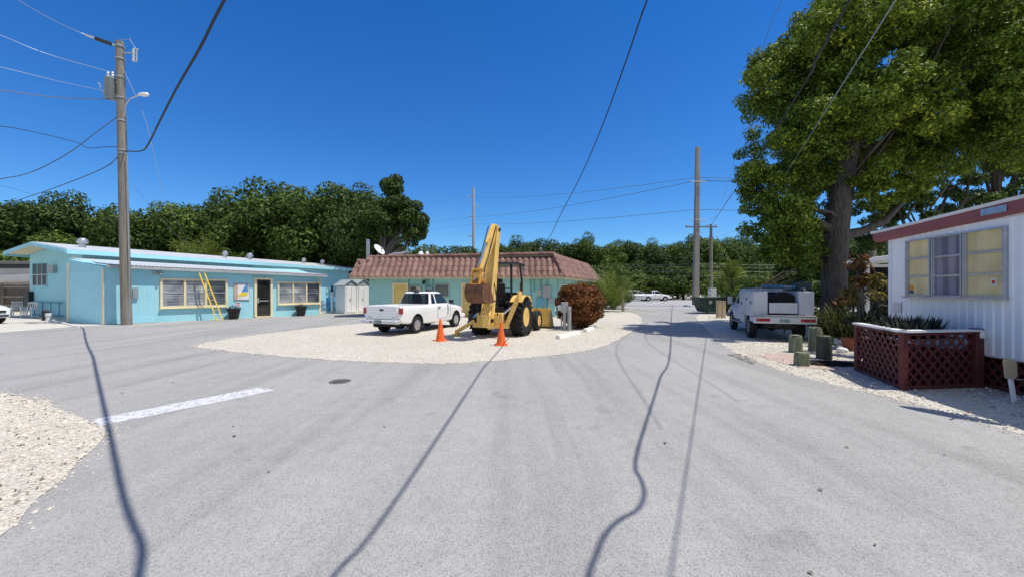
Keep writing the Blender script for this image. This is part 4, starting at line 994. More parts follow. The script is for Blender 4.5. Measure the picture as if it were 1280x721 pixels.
mb = MB(); n = 10; cs = [(3.02, .88), (2.98, .55), (3.02, .22), (3.12, .06), (3.3, .02), (3.85, .03)]; ci = [(3.85, .055), (3.32, .05), (3.16, .10), (3.07, .24), (3.04, .55), (3.08, .88)]
mb.prism(cs + ci, -1.05, 1.05, 'y')
for s_ in (-1, 1): mb.prism([(3.02, .88), (2.98, .55), (3.02, .22), (3.12, .06), (3.3, .02), (3.85, .03), (3.7, .35), (3.3, .9)], s_ * 1.05 - .015, s_ * 1.05 + .015, 'y')
lb_ = mb.build('loader_bucket', YEL, bk, smooth=40)
mb = MB(); mb.box(3.8, 3.95, -1.06, 1.06, .015, .035)
for k in range(7): mb.bar((3.9, -.96 + k * .32, .03), (4.08, -.96 + k * .32, .03), .07, .04)
mb.build('cutting_edge', RUST, lb_)
# operator station
MB().box(-.62, .98, -.5, .5, .85, .91).build('floor_plate', DSTEEL, bk)
mb = MB(); mb.box(-.1, .42, -.26, .26, 1.12, 1.26); mb.bar((-.08, 0, 1.22), (-.22, 0, 1.90), .46, .13, (1, 0, 0)); mb.box(-.05, .3, -.16, .16, .91, 1.12); mb.bar((-.22, 0, 1.92), (-.24, 0, 2.08), .28, .1, (1, 0, 0)); mb.build('seat', mat('vinyl_black', (.014, .014, .016), .45), bk, bevel=.04)
mb = MB(); mb.box(.8, 1.0, -.42, .42, .91, 1.58); mb.build('console', DSTEEL, bk, bevel=.03)
mb = MB(); ring = [(.66 + .05 * math.sin(k * .524), .19 * math.cos(k * .524), 1.62 + .14 * math.sin(k * .524)) for k in range(13)]; mb.tube(ring, .016, 6); mb.tube([(.9, 0, 1.4), (.66, 0, 1.62)], .025); mb.build('steering_wheel', HOSE, bk)
mb = MB()
for k in range(5): mb.tube([(-.55, -.2 + k * .1, .9), (-.56, -.2 + k * .1, 1.35)], .012, 6).tube([(-.56, -.2 + k * .1, 1.35), (-.56, -.2 + k * .1, 1.40)], .026, 8)
mb.box(-.66, -.48, -.3, .3, .9, 1.06); mb.build('control_levers', DSTEEL, bk)
for s_ in (-1, 1): MB().tube([(-.46, s_ * .52, .9), (-.30, s_ * .52, 1.7), (-.28, s_ * .5, 2.62)], .045, 10).build('canopy_post', BLACK, bk); MB().tube([(.92, s_ * .52, .9), (.88, s_ * .52, 2.1), (.72, s_ * .5, 2.62)], .042, 10).build('canopy_post', BLACK, bk)
mb = MB(); vs = []
mb.prism([(-.62, 2.60), (-.55, 2.68), (.2, 2.72), (.95, 2.68), (1.05, 2.58), (.9, 2.62), (-.5, 2.62)], -.62, .62, 'y'); mb.build('canopy', BLACK, bk, bevel=.02)
for s_ in (-1, 1): MB().tube([(.95, s_ * .56, 2.5), (1.03, s_ * .56, 2.5)], .07).build('work_lamp', GREY, bk)
# swing frame, boom, stick, bucket
mb = MB(); mb.box(-1.08, -.92, -.68, .68, .34, .52); mb.box(-1.12, -.95, -.5, .5, .52, .88); mb.build('rear_frame', YEL, bk, bevel=.02)
mb = MB(); mb.prism([(-1.42, .38), (-1.05, .38), (-1.05, .92), (-1.2, 1.02), (-1.5, .85)], -.15, .15, 'y'); mb.tube([(-1.12, 0, .3), (-1.12, 0, 1.0)], .09); mb.build('swing_post', YEL, bk, bevel=.02)
bx = [(-1.50, .50), (-1.16, .45), (-1.04, .9), (-.90, 1.9), (-.76, 3.0), (-.62, 3.72), (-.66, 3.92), (-.80, 3.92), (-.98, 3.2), (-1.18, 2.1), (-1.38, 1.1)]
bm_ = MB(); 
for s_ in (-1, 1): bm_.prism(bx, s_ * .155 - .02, s_ * .155 + .02, 'y')
bm_.prism([(p[0] * .9 - .09, p[1] * .97 + .03) for p in bx], -.137, .137, 'y'); boom = bm_.build('boom', YEL, bk, bevel=.012)
MB().tube([(-1.22, 0, .9), (-1.1, 0, 1.9)], .085).build('boom_ram', DSTEEL, boom); MB().tube([(-1.1, 0, 1.9), (-1.0, 0, 2.5)], .04).build('ram_rod', CHROME, boom)
MB().tube([(-.72, -.2, 3.82), (-.72, .2, 3.82)], .07).tube([(-1.3, -.24, .62), (-1.3, .24, .62)], .07).build('pivot_pin', DSTEEL, boom)
st = [(-.62, 3.98), (-.70, 3.74), (-.86, 3.46), (-1.76, 2.08), (-1.88, 2.04), (-1.94, 2.20), (-1.36, 3.14), (-.84, 4.02)]
mb = MB(); mb.prism(st, -.10, .10, 'y')
stick = mb.build('stick', YEL, bk, bevel=.012)
MB().tube([(-.90, 0, 3.98), (-1.34, 0, 3.30)], .06).build('stick_ram', YEL, stick); MB().tube([(-1.34, 0, 3.30), (-1.82, 0, 2.48)], .035).build('ram_rod', CHROME, stick)
mb = MB(); mb.prism([(-1.98, 1.96), (-1.72, 2.06), (-1.7, 1.82), (-1.9, 1.72)], -.16, .16, 'y'); mb.bar((-1.92, .16, 2.35), (-2.08, .16, 1.86), .04, .09, (1, 0, 0)); mb.bar((-1.92, -.16, 2.35), (-2.08, -.16, 1.86), .04, .09, (1, 0, 0)); mb.tube([(-1.92, -.2, 2.34), (-1.92, .2, 2.34)], .05).tube([(-1.84, -.24, 1.94), (-1.84, .24, 1.94)], .05).tube([(-2.08, -.22, 1.84), (-2.08, .22, 1.84)], .045)
mb.build('bucket_link', mat('link_yellow', (.55, .28, .05), .6, var=.3, dirt=(.2, .09, .05), damt=.7), bk)
# bucket: curled towards the machine, open side forward
ou = [(-2.12, 1.86), (-2.20, 1.62), (-2.16, 1.42), (-2.0, 1.27), (-1.70, 1.22), (-1.40, 1.26)]
ii = [(-1.40, 1.29), (-1.70, 1.255), (-1.97, 1.30), (-2.12, 1.44), (-2.155, 1.62), (-2.08, 1.86)]
mb = MB(); mb.prism(ou + ii, -.33, .33, 'y')
for s_ in (-1, 1): mb.prism(ou + [(-1.46, 1.45), (-1.7, 1.84)], s_ * .33 - .012, s_ * .33 + .012, 'y')
mb.prism([(-2.10, 1.88), (-1.72, 1.88), (-1.72, 1.84), (-2.10, 1.83)], -.33, .33, 'y')
hb = mb.build('digging_bucket', RUST, bk, smooth=40)
mb = MB()
for k in range(5): mb.bar((-1.45, -.28 + k * .14, 1.275), (-1.22, -.28 + k * .14, 1.30), .06, .035)
mb.build('bucket_teeth', DSTEEL, hb)
SW = Matrix.Translation((-1.12, 0, 0)) @ Matrix.Rotation(R(-7), 4, 'Z') @ Matrix.Translation((1.12, 0, 0))
for o in bk.children:
    if o.name.split('.')[0] in ('boom', 'stick', 'bucket_link', 'digging_bucket'):
        for q in [o] + list(o.children): q.data.transform(SW)
# hydraulic hoses
mb = MB()
for k in range(3):
    y_ = -.09 + .09 * k
    mb.tube([(-.9, y_, .85), (-1.05, y_, 1.05), (-1.0, y_, 1.6), (-.92, y_, 2.4), (-.72, y_, 3.3), (-.58, y_ * 1.3, 3.85), (-.66, y_ * 1.3, 4.0), (-.86, y_, 3.9)], .016, 6)
mb.build('hydraulic_hose', HOSE, bk)
for y_ in (-.15, .15):
    MB().tube([(-.86, y_, 3.95), (-1.0, y_, 3.72), (-1.32, y_, 3.2), (-1.62, y_ * 1.1, 2.75), (-1.86, y_ * 1.2, 2.5), (-1.98, y_ * 1.1, 2.25)], .018, 6).build('hydraulic_hose', HOSE, bk)
    MB().tube([(-1.2, y_ * 2.2, .8), (-1.32, y_ * 2.6, 1.1), (-1.2, y_ * 1.9, 1.5), (-1.12, y_ * 1.25, 1.9)], .018, 6).build('hydraulic_hose', HOSE, bk)
    MB().tube([(-1.0, y_ * 2, .8), (-.98, y_ * 3, .62), (-1.05, y_ * 4, .7)], .016, 6).build('hydraulic_hose', HOSE, bk)
# stabilizers: left one down, right one folded up
mb = MB(); mb.bar((-1.0, .62, .58), (-.80, 1.42, .16), .12, .14, (1, 0, 0)); sl = mb.build('stabilizer', YEL, bk, bevel=.01)
MB().box(-.96, -.60, 1.32, 1.62, .0, .05).prism([(-.82, .05), (-.74, .05), (-.76, .2), (-.80, .2)], 1.38, 1.54, 'y').build('stabilizer_pad', YEL, sl, bevel=.01)
MB().tube([(-1.0, .45, .86), (-.9, .95, .5)], .05).build('stabilizer_ram', CHROME, sl)
mb = MB(); mb.bar((-1.0, -.62, .5), (-1.0, -1.02, 1.42), .14, .12, (1, 0, 0)); sr = mb.build('stabilizer', YEL, bk, bevel=.01)
MB().box(-1.18, -.84, -1.12, -1.04, 1.3, 1.62).build('stabilizer_pad', YEL, sr, bevel=.01)
MB().tube([(-1.0, -.42, .80), (-1.0, -.85, 1.15)], .05).build('stabilizer_ram', CHROME, sr)
for s_ in (-1, 1): MB().box(-.99, -.95, s_ * .42 - .07, s_ * .42 + .07, .74, .84).build('tail_light', TAIL, bk)
MB().box(-1.0, -.6, .56, .9, .5, .8).build('battery_box', DSTEEL, bk, bevel=.02)

# ---- cones
CONE = mat('cone_orange', (.85, .14, .02), .5, var=.08, scale=3)
for px_, py_, lb in ((550.5, 427, 'orange traffic cone in front of the white pickup front wheel'), (626.5, 432.5, 'orange traffic cone in front of the yellow backhoe')):
    x, y = G(px_, py_ - 1); t = empty('traffic_cone', (x, y, .012), lb, 'traffic cone', group='orange cones in front of the parked machines', rz=random.uniform(0, 1))
    mb = MB(); mb.lathe([(.15, .03), (.145, .06), (.035, .69), (.03, .715), (.018, .715), (.018, .66)], n=24); mb.build('cone', CONE, t)
    MB().box(-.19, .19, -.19, .19, 0, .03).build('base', CONE, t, bevel=.01)
# ---- posts and wheel stops near the bush
x, y = G(711.5, 413.3); t = empty('bollard', (x, y, .01), 'round grey steel bollard in front of the red leaved bush', 'bollard')
MB().lathe([(.085, 0), (.085, .95), (.075, 1.0), (.02, 1.01)], n=18).build('pipe', GREY, t); MB().lathe([(.09, .86), (.095, .87), (.095, .93), (.09, .94)], n=18).build('band', ALU, t)
x, y = G(705.5, 413); t = empty('utility_pedestal', (x, y, .01), 'grey hookup post with a square box on top beside the bollard', 'utility post')
MB().box(-.06, .06, -.05, .05, 0, .75).build('post', GREY, t); MB().box(-.14, .14, -.1, .1, .75, 1.17).build('box', GREY, t, bevel=.015); MB().box(-.28, -.14, -.08, .08, .82, 1.05).build('socket_cover', ALU, t, bevel=.01)
MB().tube([(-.12, .02, .02), (-.12, .02, .6)], .03).build('riser_pipe', GREY, t)
CONC = mat('concrete_pale', (.78, .77, .74), .9, var=.12, scale=6, bump=.3)
for (pa, pb, lb) in (((697, 423.5), (723, 418), 'pale concrete wheel stop at the foot of the bollard'), ((731, 415), (744, 410.5), 'broken concrete wheel stop under the red leaved bush')):
    a_, b_ = Vector((*G(*pa), 0)), Vector((*G(*pb), 0)); d_ = b_ - a_
    o = MB().prism([(-.1, 0), (.1, 0), (.07, .13), (-.07, .13)], 0, d_.length, 'x').build('wheel_stop', CONC, bevel=.015, loc=(a_.x, a_.y, .01)); o.rotation_euler.z = math.atan2(d_.y, d_.x); tag(o, lb, 'wheel stop')
WPOST = mat('post_tan', (.50, .40, .26), .85, var=.2, scale=3, stretch=(3, 3, .4))
def wpost(px_, py_, top, w_, lb, m=WPOST, grp=None):
    x, y = G(px_, py_); h = hz(top, y); t = empty('wood_post', (x, y, 0), lb, 'post', group=grp)
    MB().prism([(-w_, -w_), (w_, -w_), (w_, w_), (-w_, w_)], 0, h - .03).build('post', m, t, bevel=.01); MB().box(-w_ - .01, w_ + .01, -w_ - .01, w_ + .01, h - .03, h).build('cap', m, t, bevel=.008)
    return h
wpost(778.5, 388.8, 363, .10, 'pale wooden post in front of the palm bush by the highway')
wpost(898.5, 396.5, 375.5, .12, 'tan square wooden post right of the dumpster, nearer the dumpster', grp='wooden posts by the dumpster')
wpost(904.5, 397.2, 376, .09, 'pale wooden post between the dumpster and the service truck', grp='wooden posts by the dumpster')
# ---- dumpster
x0, y0 = G(868, 391.5); x1, y1 = G(898, 394)
t = empty('dumpster', (x0 + .2, y0 - .6, 0), 'dark green steel dumpster with sloped front beyond the service truck', 'dumpster')
DG = mat('dumpster_green', (.018, .055, .045), .6, var=.2, dirt=(.06, .05, .04), damt=.5)
mb = MB(); mb.prism([(.35, .12), (1.95, .12), (1.98, 1.12), (-.12, 1.12)], 0, 1.4, 'y'); mb.build('bin', DG, t, bevel=.02)
mb = MB()
for k in range(4): mb.box(.45 + k * .45, .52 + k * .45, -.06, -.001, .15, 1.1)
mb.box(-.14, 2.0, -.07, -.001, 1.02, 1.12); mb.build('rib', DG, t); MB().box(-.16, 2.02, -.08, 1.45, 1.12, 1.18).build('lid', mat('lid_black', (.03, .035, .035), .6), t, bevel=.02)
MB().box(.56, .78, -.03, -.002, .72, .95).build('sticker', mat('sticker_pale', (.4, .42, .4), .5), t)
for k in range(2): MB().lathe([(.02, -.04), (.07, -.04), (.07, .04), (.02, .04)], (.5 + k * 1.3, .1, .07), 14, 'y').build('caster', RUB, t)
# ------------------------------------------------------------------ mobile home
T0 = (8.54, 9.2); T1 = (6.16, -4.0)
FT = Facade(T0, T1)
tu, tn_ = FT.u, FT.n
home = empty('mobile_home', (T0[0], T0[1], 0), 'white ribbed aluminium mobile home with maroon fascia and yellow curtained windows', 'mobile home')
SID = mat('white_siding', (.90, .90, .90), .42, var=.03, dirt=(.5, .5, .48), dscale=.8, damt=.15)
MAROON = mat('maroon_fascia', (.26, .08, .09), .5, var=.08, dirt=(.32, .12, .12), damt=.3)
pitch = .16; us = []; ds = []
k = 0
while k * pitch < FT.L:
    for a_, d_ in ((0, 0), (.045, 0), (.065, .016), (.115, .016), (.135, 0)): us.append(k * pitch + a_); ds.append(d_)
    k += 1
mb = MB(FT.M); vs = []
for u_, d_ in zip(us, ds): vs += [(u_, d_, .58), (u_, d_, 2.86)]
mb.add(vs, [(2 * i, 2 * i + 2, 2 * i + 3, 2 * i + 1) for i in range(len(us) - 1)])
mb.build('siding', SID, home, w=home, smooth=0)
mb = MB(FT.M); mb.box(0, FT.L, -3.6, -.01, .55, 2.9); mb.build('body', SID, home, w=home, smooth=0)
mb = MB(FT.M); mb.box(-.03, .06, -.02, .03, .56, 2.84); mb.build('corner_trim', WHITE, home, w=home)
def tz(u): return 2.78 + .10 * min(1, max(0, u / 3.0)) + .02 * max(0, (u - 3) / 4)
mb = MB(FT.M); vs = []; fs = []; L_ = [-.38 + .4 * i for i in range(36)]
for u_ in L_:
    z = tz(u_) + .02; vs += [(u_, -.02, z), (u_, .07, z), (u_, .12, z + .05), (u_, .13, z + .19), (u_, -.02, z + .19)]
fs = [(5 * i + j, 5 * i + (j + 1) % 5, 5 * i + 5 + (j + 1) % 5, 5 * i + 5 + j) for i in range(len(L_) - 1) for j in range(5)] + [(0, 1, 2, 3, 4)]
mb.add(vs, fs); mb.build('fascia', MAROON, home, w=home, smooth=20)
mb = MB(FT.M); mb.box(-.40, -.36, -3.7, -.021, 2.79, 2.99); mb.build('fascia', MAROON, home, w=home)
mb = MB(FT.M); vs = []
for u_ in L_:
    z = tz(u_) + .212
    if u_ == L_[0]: z -= .0
    vs += [(u_ - .04, .15, z), (u_ - .04, .16, z + .055), (u_ - .04, -.5, z + .13), (u_ - .04, -1.8, z + .20), (u_ - .04, -3.75, z + .06), (u_ - .04, -3.75, z)]
fs = [(6 * i + j, 6 * i + (j + 1) % 6, 6 * i + 6 + (j + 1) % 6, 6 * i + 6 + j) for i in range(len(L_) - 1) for j in range(6)] + [(0, 1, 2, 3, 4, 5)]
mb.add(vs, fs); mb.build('roof', mat('roof_white', (.72, .72, .71), .6, var=.06, dirt=(.4, .4, .38), damt=.4), home, w=home, smooth=20)
ua, ub = FT.at(1238), FT.at(1271); mb = MB(FT.M); mb.box(ua, ub, .131, .142, tz(2.5) + .075, tz(2.5) + .185); mb.build('fascia_plate', mat('plate_blue', (.35, .48, .62), .3, .4, var=.3, scale=14), home, w=home)
def curtain(name, c1, c2, folds):
    m, n, out = nt(name)
    b = N(n, 'ShaderNodeBsdfPrincipled'); b.inputs['Roughness'].default_value = .5; b.inputs['Coat Weight'].default_value = .8; b.inputs['Coat Roughness'].default_value = .03
    v = coords(n); w = N(n, 'ShaderNodeTexWave', i_Scale=folds, i_Distortion=1.2, i_Detail=2.0); w.bands_direction = 'Y'; n.links.new(v, w.inputs['Vector'])
    no = N(n, 'ShaderNodeTexNoise', i_Scale=2.2, i_Detail=4.0); n.links.new(v, no.inputs['Vector'])
    c = mix(n, ramp(n, [(.3, c1), (.7, c2)], w.outputs[1]).outputs[0], ramp(n, [(.35, .75), (.65, 1.0)], no.outputs[0]).outputs[0], 1.0, 'MULTIPLY')
    n.links.new(c, b.inputs['Base Color']); n.links.new(b.outputs[0], out.inputs[0]); return m
CY = curtain('curtain_yellow', (.80, .64, .30), (.86, .70, .36), .8); CP = curtain('curtain_purple', (.15, .14, .20), (.29, .26, .34), 1.1)
WT, WB_ = 2.69, 1.585
for pa, pb, m_ in ((1137.5, 1166, CY), (1170.5, 1205.5, CP), (1210.5, 1259, CY)):
    a_, b_ = FT.at(pa), FT.at(pb)
    f = win(FT, a_, b_, WB_, WT, 1, home, ALU, m_, .03, sash=False, d=.075)
    mb = MB(FT.M); h_ = (WT - WB_) / 3
    for k in (1, 2): mb.box(a_, b_, .02, .06, WB_ + k * h_ - .018, WB_ + k * h_ + .018)
    for k in range(3): mb.box(a_, a_ + .02, .02, .05, WB_ + k * h_ + .02, WB_ + k * h_ + h_ - .02).box(b_ - .02, b_, .02, .05, WB_ + k * h_ + .02, WB_ + k * h_ + h_ - .02)
    mb.build('awning_bar', ALU, f, w=home)
    if pa < 1140: MB(FT.M).box(a_ + .03, a_ + .13, .023, .027, WB_ + .09, WB_ + .2).build('sticker', mat('sticker_orange', (.75, .28, .03), .4), f, w=home); MB(FT.M).box(a_ + .03, a_ + .13, .023, .027, WB_ + .03, WB_ + .088).build('sticker', mat('sticker_navy', (.04, .05, .2), .4), f, w=home)
    if pa > 1206:
        s_ = MB(FT.M).box(b_ - .25, b_ - .14, .023, .027, WB_ + .16, WB_ + .3).build('sticker', mat('sticker_white', (.7, .66, .5), .4), f, w=home)
        MB(FT.M).box(b_ - .22, b_ - .17, .027, .030, WB_ + .2, WB_ + .26).build('sticker', mat('sticker_red', (.5, .06, .05), .4), f, w=home)
u_, z_ = FT.uz(1116, 384); mb = MB(FT.M); mb.box(.10, .34, .017, .03, z_ - .11, z_ + .11); mb.build('vent_cover', mat('vent_pinkish', (.66, .60, .60), .5), home, w=home, bevel=.01)
LAT = mat('lattice_red', (.125, .030, .026), .65, var=.18, scale=4, dirt=(.08, .03, .025), damt=.5)
def lattice(name, P0, P1, z0, z1, root, sp=.135, w=.044, th=.008, frame=.05):
    F = Facade(P0, P1); L = F.L; H = z1 - z0; mb = MB(F.M)
    for sgn, dp in ((1, 0), (-1, th + .001)):
        c = -H if sgn > 0 else 0
        while c < L + (H if sgn < 0 else 0):
            # line u = c + sgn * z
            pts = []
            if sgn > 0: za, zb = max(0, -c), min(H, L - c)
            else: za, zb = max(0, c - L), min(H, c)
            if zb - za > .03:
                mb.bar((c + sgn * za, dp, z0 + za), (c + sgn * zb, dp, z0 + zb), w, th, (0, 1, 0))
            c += sp * 1.414
    mb.box(0, L, th * 2 + .001, th * 2 + .02, z0, z0 + frame).box(0, L, th * 2 + .001, th * 2 + .02, z1 - frame, z1).box(0, frame, th * 2 + .001, th * 2 + .02, z0 + frame, z1 - frame).box(L - frame, L, th * 2 + .001, th * 2 + .02, z0 + frame, z1 - frame)
    return mb.build(name, LAT, root, w=root, smooth=0)
sk0 = FT.M @ Vector((0.02, -.10, 0)); sk1 = FT.M @ Vector((FT.L, -.10, 0))
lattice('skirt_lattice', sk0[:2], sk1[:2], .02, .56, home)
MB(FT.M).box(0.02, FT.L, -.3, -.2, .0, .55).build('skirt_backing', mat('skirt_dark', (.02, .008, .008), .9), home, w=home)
# planter with lattice sides
PA1, PA2, PA3 = Vector((7.2, 8.5, 0)), Vector((6.6, 6.88, 0)), Vector((8.07, 7.08, 0)); PA4 = Vector((8.35, 8.66, 0))
pl = empty('lattice_planter', PA2, 'raised planter with red lattice sides and white cap rail by the mobile home', 'planter')
lattice('lattice_panel', PA1[:2], PA2[:2], .02, .97, pl); lattice('lattice_panel', PA2[:2], PA3[:2], .02, .97, pl); lattice('lattice_panel', PA4[:2], PA1[:2], .02, .97, pl)
inn = lambda p, k=.12: p.lerp((PA1 + PA2 + PA3 + PA4) / 4, k)
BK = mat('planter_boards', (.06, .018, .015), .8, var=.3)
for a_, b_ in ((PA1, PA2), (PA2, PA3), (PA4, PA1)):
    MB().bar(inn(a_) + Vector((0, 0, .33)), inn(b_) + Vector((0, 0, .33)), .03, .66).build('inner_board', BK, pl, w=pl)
mb = MB(); mb.add([inn(p, .1) + Vector((0, 0, .84)) for p in (PA1, PA2, PA3, PA4)], [(0, 1, 2, 3)]); mb.build('soil', mat('soil', (.025, .018, .014), .95, var=.4), pl, w=pl, smooth=0)
cap = []
mb = MB()
for a_, b_ in ((PA1, PA2), (PA2, PA3)):
    d_ = (b_ - a_).normalized(); mb.bar(a_ - d_ * .02 + Vector((0, 0, .99)), b_ + d_ * .0 + Vector((0, 0, .99)), .17, .035)
cp = mb.build('cap_rail', WHITE, pl, w=pl)
for p in (PA1, PA2): MB().box(p.x - .045, p.x + .045, p.y - .045, p.y + .045, 0, .965).build('corner_post', LAT, pl, w=pl, bevel=.008)
mb = MB(); mb.box(PA3.x - .09, PA3.x + .05, PA3.y - .07, PA3.y + .07, 0, 1.02); mb.build('corner_post', LAT, pl, w=pl, bevel=.008)
MB().lathe([(.05, 0), (.06, .05), (.05, .11), (.02, .13)], (PA3.x + .02, PA3.y - .05, .86), 12).build('white_knob', WHITE, pl, w=pl)
o = empty('planter_plants', (*((PA1 + PA2 + PA3 + PA4) / 4)[:2], .74), 'dark spiky succulents growing in the red lattice planter', 'plants')
V = []; 
for i in range(46):
    t_, s_ = rng.uniform(.03, .95), rng.uniform(.12, .6)
    p = PA1.lerp(PA2, .15 + .8 * t_).lerp(PA4.lerp(PA3, .15 + .8 * t_), s_) if i % 2 else PA2.lerp(PA3, .08 + .72 * t_).lerp(PA1.lerp(PA4, t_), s_ * .6 + .08)
    for k in range(26):
        a = rng.uniform(0, 6.28); el = rng.uniform(.2, 1.3); l = rng.uniform(.16, .46); d = np.array([math.cos(a) * math.cos(el), math.sin(a) * math.cos(el), math.sin(el)])
        b = np.array([-d[1], d[0], 0]); b /= np.linalg.norm(b) + 1e-6; q = np.array([p.x, p.y, .84]) + np.array([d[0], d[1], 0]) * .02
        V += [q - b * .016, q + d * l * .5 + b * .026, q + d * l, q + d * l * .5 - b * .022]
me = quads('foliage', np.array(V) - np.array(o.location)); link('foliage', me, leaf_mat('succulent', (.012, .014, .012), (.05, .06, .045), .1, 2), o, smooth=0)
# porch behind
po = empty('screened_porch', (10.1, 11.6, 0), 'dark screened porch with white frame and sloped roof behind the mobile home', 'porch', rz=R(-10))
SCR = mat('porch_screen', (.018, .02, .021), .9, var=.3, spec=.05)
mb = MB(); mb.box(-.04, .04, -.04, .04, .1, 2.40).box(1.1, 1.17, -.04, .04, .1, 2.62).box(2.2, 2.27, -.04, .04, .1, 2.7).box(-.04, 3.5, -.035, .035, 2.32, 2.40).box(-.04, 3.5, -.035, .035, .1, .2).box(-.035, .035, .04, .4, .1, .2); mb.bar((-.04, 0, 2.41), (3.5, 0, 2.9), .06, .07); mb.build('frame', WHITE, po)
mb = MB(); mb.add([(0, 0, .2), (3.5, 0, .2), (3.5, 0, 2.32), (0, 0, 2.32)], [(0, 1, 2, 3)]); mb.add([(0, 0, .2), (0, .4, .2), (0, .4, 2.4), (0, 0, 2.4)], [(0, 1, 2, 3)]); mb.build('screen', SCR, po, smooth=0)
MB().box(-.1, 3.6, -.2, .5, -.0, .1).build('floor', CONC, po); MB().box(-.0, 3.5, .4, .46, .1, 2.4).build('rear_wall', mat('porch_dark', (.05, .05, .05), .8), po)
mb = MB(); slab_poly(mb, [(-.25, -.35, 2.55), (3.6, -.35, 3.05), (3.6, .5, 3.05), (-.25, .5, 2.55)], .12); mb.build('roof', WHITE, po)
# satellite dish on the mobile home roof: its shadow falls on the gravel
sd = empty('satellite_dish', (7.74, 5.12, 2.95), 'grey satellite dish on a pole at the roof edge of the mobile home', 'satellite dish')
o = dish_bm(.48).build('reflector', GREY, sd); o.location = (-.14, .07, .66); o.rotation_euler = (R(88), 0, math.atan2(-.89, .45) + R(180) * 0)
MB().tube([(0, 0, 0), (0, 0, .5), (-.06, .03, .66)], .025).tube([(-.1, .05, .55), (-.5, -.2, .6)], .015).build('mount', GREY, sd)
# paddle shaped sign on a stake
x, y = G(1268, 503.5); t = empty('stake_sign', (x, y, 0), 'small blank wooden plaque on a white stake in front of the red lattice skirting', 'sign')
MB().bar((0, 0, 0), (-.07, 0, .44), .05, .03, (0, 1, 0)).build('stake', WHITE, t); 
o = MB().prism([(-.17, .38), (-.03, .36), (.01, .42), (.0, .62), (-.05, .66), (-.17, .68), (-.2, .63)], -.035, -.015, 'y').build('plaque', WPOST, t, bevel=.006)
MB().tube([(0, -.02, .36), (.35, .05, .33), (.8, .25, .30)], .008, 6).build('wire', GREY, t)
# stumps
STUMP = mat('stump_green', (.21, .23, .15), .9, var=.5, scale=14, stretch=(2.4, 2.4, .16), bump=1.0, bscale=16, bdist=.05, dirt=(.05, .045, .035), dscale=4.0, damt=.95)
STUMPD = mat('stump_dark', (.085, .09, .065), .9, var=.5, scale=14, stretch=(2.4, 2.4, .16), bump=1.0, bscale=16, bdist=.05, dirt=(.025, .025, .02), dscale=4.0, damt=.95)
def stump(px_, base, top, wpx, m, lb):
    x, y = G(px_, base); r = wpx / 2 / FPX * y; h = hz(top, y + r); mb = MB(); n = 18
    pr = []
    for i in range(7): pr.append((r * (1.04 - .06 * i / 6), h * i / 6))
    mb.lathe(pr[:-1] + [(r * .96, h - .012), (r * .86, h), (0.01, h - .006)], n=n)
    t = empty('wood_stump', (x, y + r, -.01), lb, 'stump', group='cut wood posts by the gravel parking spot', rz=random.uniform(0, 3))
    vs = []
    for v in mb.v:
        a = math.atan2(v[1], v[0]); k = 1 + .05 * math.sin(3 * a + px_) + .03 * math.sin(7 * a); vs.append((v[0] * k, v[1] * k, v[2] + (.02 * math.sin(a + px_) if v[2] > h * .9 else 0)))
    mb.v = vs; mb.build('trunk', m, t, smooth=38)
    MB().lathe([(r * .84, h - .002), (r * .84, h + .006), (0.01, h + .004)], n=n).build('cut_top', mat('stump_top', (.22, .21, .15), .9, var=.3, scale=14), t)
stump(1000, 441, 418.5, 14.5, STUMP, 'green weathered stump at the left of the group, behind the shortest one')
stump(1024, 439.5, 408.5, 14.5, STUMP, 'tallest green weathered stump, farthest back of the group')
stump(1036.5, 449.5, 419, 16.5, STUMPD, 'dark stump standing in the mulch, nearest the red planter')
stump(1008.5, 458, 440, 17, STUMP, 'shortest and nearest stump at the edge of the pavers')
x, y = G(1062, 437); o = MB().lathe([(.11, 0), (.14, .04), (.19, .29), (.21, .29), (.21, .35), (.18, .35), (.17, .31), (.01, .31)], n=22).build('terracotta_pot', mat('terracotta', (.26, .085, .05), .8, var=.2), loc=(x, y, 0)); tag(o, 'terracotta flower pot beside the far end of the red lattice planter', 'flower pot')
for px_, py_, r_, lb in ((1046, 430, .17, 'rounded grey limestone rock beside the plant bed'), (1053, 440, .13, 'smaller pale limestone rock in front of the terracotta pot')):
    x, y = G(px_, py_); bm = bmesh.new(); bmesh.ops.create_icosphere(bm, subdivisions=3, radius=r_)
    for v in bm.verts: v.co *= 1 + .18 * math.sin(v.co.x * 21 + px_) * math.cos(v.co.y * 17) + random.uniform(-.05, .05); v.co.z *= .7
    me = bpy.data.meshes.new('rock'); bm.to_mesh(me); bm.free(); o = link('rock', me, CONC, loc=(x, y, r_ * .45)); tag(o, lb, 'rock')

